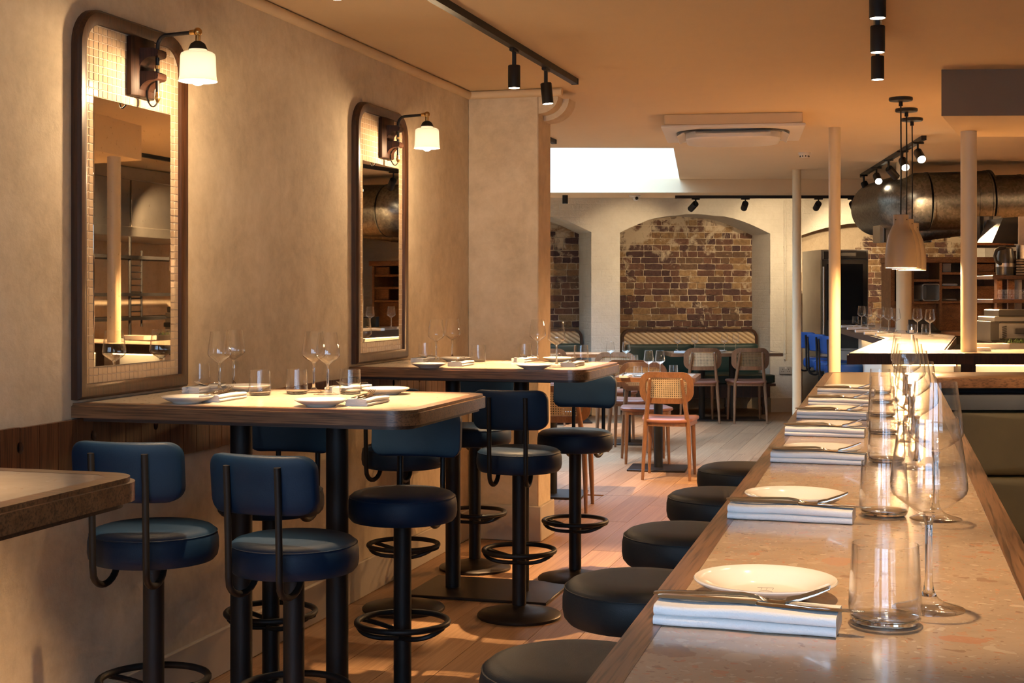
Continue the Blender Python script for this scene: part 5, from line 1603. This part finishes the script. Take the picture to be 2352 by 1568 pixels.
t2 = thing('rolled_towel', 'rolled white towel on the middle shelf', 'towel', (0, 0, 0))
bm = B(); tube(bm, [dp(2164, 654.2, d1 + 0.06), dp(2166, 653.8, d1 + 0.06), dp(2197, 653.8, d1 + 0.06), dp(2199, 654.2, d1 + 0.06)], [0.006, 0.0125, 0.0125, 0.006], 12); obj('roll', bm, 'linen', t2)
for k, (u0, u1, v, dd) in enumerate(((2096, 2113, 691.5, 0.05), (2170, 2198, 690.5, 0.05))):
    t2 = thing('paper_sheaf', 'loose pale papers lying on the bottom shelf, ' + ('beside the grey bin' if k == 0 else 'under the rolled towel'), 'papers', (0, 0, 0))
    for s in range(3): piece(t2, 'sheet', 'plastic', u0 + 2 * s, u1 - s, v - 2 - 1.2 * s, v - 1.2 * s - 1.4, d1 + dd + 0.02 * s, 0.16, 0)
t2 = thing('cardboard_box', 'small brown box on the top shelf by the upright', 'box', (0, 0, 0)); piece(t2, 'carton', 'grey_box', 2166, 2184, 606, 624.5, d1 + 0.08, 0.15); piece(t2, 'lid_flap', 'grey_box', 2165.5, 2184.5, 605, 607, d1 + 0.075, 0.16, 0)
# nearer dark shelves on the kitchen side wall
t = thing('side_shelving', 'dark wooden shelves crowded with kitchen things by the hood', 'shelving', (0, 0, 0))
d2 = 10.0
for v in (632, 687): piece(t, 'shelf_board', 'dark_wood', 2280, 2460, v, v + 9, d2, 0.4)
piece(t, 'upright', 'shelf_wood', 2290, 2302, 640, 790, d2 + 0.3, 0.06); piece(t, 'upright', 'shelf_wood', 2316, 2330, 640, 790, d2 + 0.36, 0.03)
piece(t, 'wall_panel', 'dark_wood', 2300, 2470, 576, 800, d2 + 0.45, 0.02, 0); piece(t, 'plaster_strip', 'plaster', 2341, 2470, 497, 576, d2 + 0.44, 0.02, 0); piece(t, 'pale_strip', 'plaster', 2331, 2347, 640, 712, d2 + 0.43, 0.02, 0)
t = thing('kettle', 'black and steel jug kettle with open handle on the upper shelf', 'kettle', (0, 0, 0))
bm = B()
hp = [dp(u, v, d2 + 0.08) for u, v in ((2309, 568), (2297, 570), (2288, 575), (2285, 588), (2288, 600), (2297, 606), (2306, 606))]
tube(bm, hp, [0.014, 0.014, 0.014, 0.012, 0.011, 0.011, 0.01], 10); obj('handle', bm, 'black', t)
kb = dp(2309, 632, d2 + 0.12)
bm = B(); lathe(bm, [(0, 0.002), (0.062, 0.002), (0.064, 0.02), (0.064, 0.12), (0.052, 0.19), (0.04, 0.20), (0, 0.205)], 28, kb.x, kb.y); bmesh.ops.translate(bm, verts=bm.verts, vec=(0, 0, kb.z)); obj('jug', bm, 'dark_steel', t)
bm = B(); lathe(bm, [(0.0655, 0.06), (0.0662, 0.061), (0.058, 0.155), (0.0572, 0.155)], 28, kb.x, kb.y); bmesh.ops.translate(bm, verts=bm.verts, vec=(0, 0, kb.z)); obj('steel_band', bm, 'steel', t)
for k in range(4):
    c_ = dp(2353, 632, d2 + 0.12); z = c_.z + 0.118 + 0.024 * k
    t2 = thing('steel_pan', 'steel pan in the stack on the upper shelf, %s from the bottom' % ORD[k], 'pan', (c_.x, c_.y, z), 0, 'stacked pans on the upper shelf')
    bm = B(); lathe(bm, [(0, 0), (0.055, 0), (0.058, 0.0235), (0.055, 0.0235), (0.052, 0.003), (0, 0.003)], 28); obj('pan_body', bm, 'steel', t2)
for k in range(6):
    a = dp(2334, 632, d2 + 0.06); c_ = dp(2352, 632, d2 + 0.06)
    t2 = thing('baking_tray', 'baking tray in the flat pile under the pans, %s from the bottom' % ORD[k], 'tray', (0, 0, 0), 0, 'trays under the pans')
    bm = B(); F_ = Vector((-sn, cs, 0)) * 0.2
    p0, p1 = Vector((a.x, a.y, 0)), Vector((c_.x + 0.1 * cs, c_.y + 0.1 * sn, 0))
    prism(bm, [p0, p1, p1 + F_, p0 + F_], a.z + 0.0195 * k + 0.001, a.z + 0.0195 * k + 0.0145, 0.003, 1); obj('tray_body', bm, 'steel', t2)
i = 0
for row in range(2):
    for k in range(7):
        c_ = dp(2296 + 9.5 * k, 687, d2 + 0.08 + 0.02 * (k % 2)); z = c_.z + 0.036 * row
        t2 = thing('dessert_glass', 'small upturned glass on the lower dark shelf, %s row, %s from the upright' % (('bottom', 'top')[row], ORD[k]), 'glass', (c_.x, c_.y, z), 0, 'upturned glasses on the lower dark shelf')
        bm = B(); lathe(bm, [(0.014, 0.0), (0.0145, 0.010), (0.012, 0.022), (0.0135, 0.034), (0, 0.035), (0, 0.033), (0.011, 0.032), (0.0105, 0.022), (0.0125, 0.01), (0.0125, 0)], 16); obj('bowl', bm, 'glass', t2)
# toaster oven on the counter behind the pass, bowl
KB = 0.92
t = thing('worktop', 'dark worktop behind the kitchen counter carrying the steel grill', 'worktop', (0, 0, 0))
a, c_, e, f = gp(2200, 800, KB), gp(2700, 800, KB), gp(2700, 752, KB), gp(2200, 752, KB)
d3 = 9.6
P0, P1 = dp(2200, 670, d3 - 0.25), dp(2700, 670, d3 - 0.25); F_ = Vector((-sn, cs, 0)) * 0.7
bm = B(); prism(bm, [Vector((p.x, p.y, 0)) for p in (P0, P1, P1 + F_, P0 + F_)], KB - 0.04, KB, 0.003, 1); obj('top_board', bm, 'steel', t)
bm = B(); F_2 = Vector((-sn, cs, 0)) * 0.65; prism(bm, [Vector((p.x, p.y, 0)) for p in (P0 + F_ * 0.05, P1 + F_ * 0.05, P1 + F_2, P0 + F_2)], 0, KB - 0.04); obj('cupboard', bm, 'dark_steel', t)
t = thing('contact_grill', 'steel contact grill with vented side on the kitchen worktop', 'grill', (0, 0, 0))
def gpz(v): return dp(2300, v, d3).z
piece(t, 'end_cap', 'dark_steel', 2275, 2296, 738, 786, d3 - 0.02, 0.3); piece(t, 'side_panel', 'brushed', 2296, 2420, 740, 780, d3 - 0.03, 0.32, 0.01)
piece(t, 'top_plate', 'brushed', 2284, 2420, 727, 739, d3 - 0.03, 0.34, 0.006); piece(t, 'upper_tray', 'dark_steel', 2294, 2420, 711, 727, d3, 0.3, 0.006)
piece(t, 'grip', 'black', 2332, 2420, 754, 766, d3 - 0.06, 0.03)
for k in range(7):
    bm = B(); p0, p1 = dp(2302, 752 + 4 * k, d3 - 0.032), dp(2312, 749 + 4 * k, d3 - 0.032); tube(bm, [p0, p1], 0.0035, 6); obj('vent_slot', bm, 'black', t)
bm = B(); p0 = dp(2296, 783, d3); 
piece(t, 'base', 'dark_steel', 2278, 2420, 780, dp(0, 0, d3).z and 670 + (EYE - KB) * 3250 / (d3 - 0.02) , d3 - 0.02, 0.3)
t = thing('herb_tray', 'shallow steel tray of green herbs before the grill', 'tray', (0, 0, 0))
piece(t, 'tray_body', 'brushed', 2304, 2420, 788, 670 + (EYE - KB) * 3250 / (d3 - 0.2) - 0.5, d3 - 0.2, 0.14, 0.004)
bm = B()
for k in range(160):
    c_ = dp(random.uniform(2306, 2418), 788, d3 - 0.2 + random.uniform(0.02, 0.12)); a_ = random.uniform(0, 2 * PI); l_ = random.uniform(0.02, 0.05)
    e_ = c_ + Vector((math.cos(a_) * l_, math.sin(a_) * l_, random.uniform(0.005, 0.04))); w2 = Vector((-math.sin(a_), math.cos(a_), 0)) * 0.004
    bm.faces.new([bm.verts.new(p) for p in (c_ - w2, c_ + w2, e_)])
tag(obj('herb_leaves', bm, 'herb', t), kind='stuff')
c_ = dp(2252, 670, d3 - 0.02)
t = thing('copper_bowl', 'small amber bowl with a spoon handle on the worktop', 'bowl', (c_.x, c_.y, KB), 0)
bm = B(); lathe(bm, [(0, 0.0), (0.02, 0.0), (0.035, 0.03), (0.045, 0.07), (0.042, 0.07), (0.03, 0.03), (0, 0.008)], 24); obj('dish', bm, 'brass', t)
bm = B(); tube(bm, [(0, 0, 0.012), (0.012, 0.0, 0.12)], 0.003, 6); obj('spoon', bm, 'steel', t)
# tall dark stand behind the wine glasses, black bin by the column
t = thing('menu_stand', 'black sloping stand behind the pair of wine glasses on the kitchen counter', 'stand', (0, 0, 0))
d4 = 11.95
pp = [dp(2090, 734, d4), dp(2135, 734, d4), dp(2160, 772, d4), dp(2090, 760, d4)]
zb = KZ + 0.002
pp[2].z = zb; pp[3].z = zb
bm = B(); Fv = Vector((-sn, cs, 0)) * 0.05
f = [bm.verts.new(p) for p in pp]; g = [bm.verts.new(p + Fv) for p in pp]
bm.faces.new(f); bm.faces.new(g[::-1])
for i in range(4): bm.faces.new((f[i], f[(i + 1) % 4], g[(i + 1) % 4], g[i]))
obj('panel', bm, 'black', t)
piece(t, 'foot', 'black', 2088, 2162, 670 + (EYE - KZ - 0.012) * 3250 / (d4 - 0.03), 670 + (EYE - KZ) * 3250 / (d4 - 0.03), d4 - 0.03, 0.1)
t = thing('worktop', 'dark worktop along the kitchen shelving', 'worktop', (0, 0, 0))
piece(t, 'top_board', 'dark_wood', 2050, 2300, 763, 772, 12.9, 0.7); piece(t, 'cupboard', 'dark_steel', 2055, 2300, 772, 990, 12.95, 0.6)
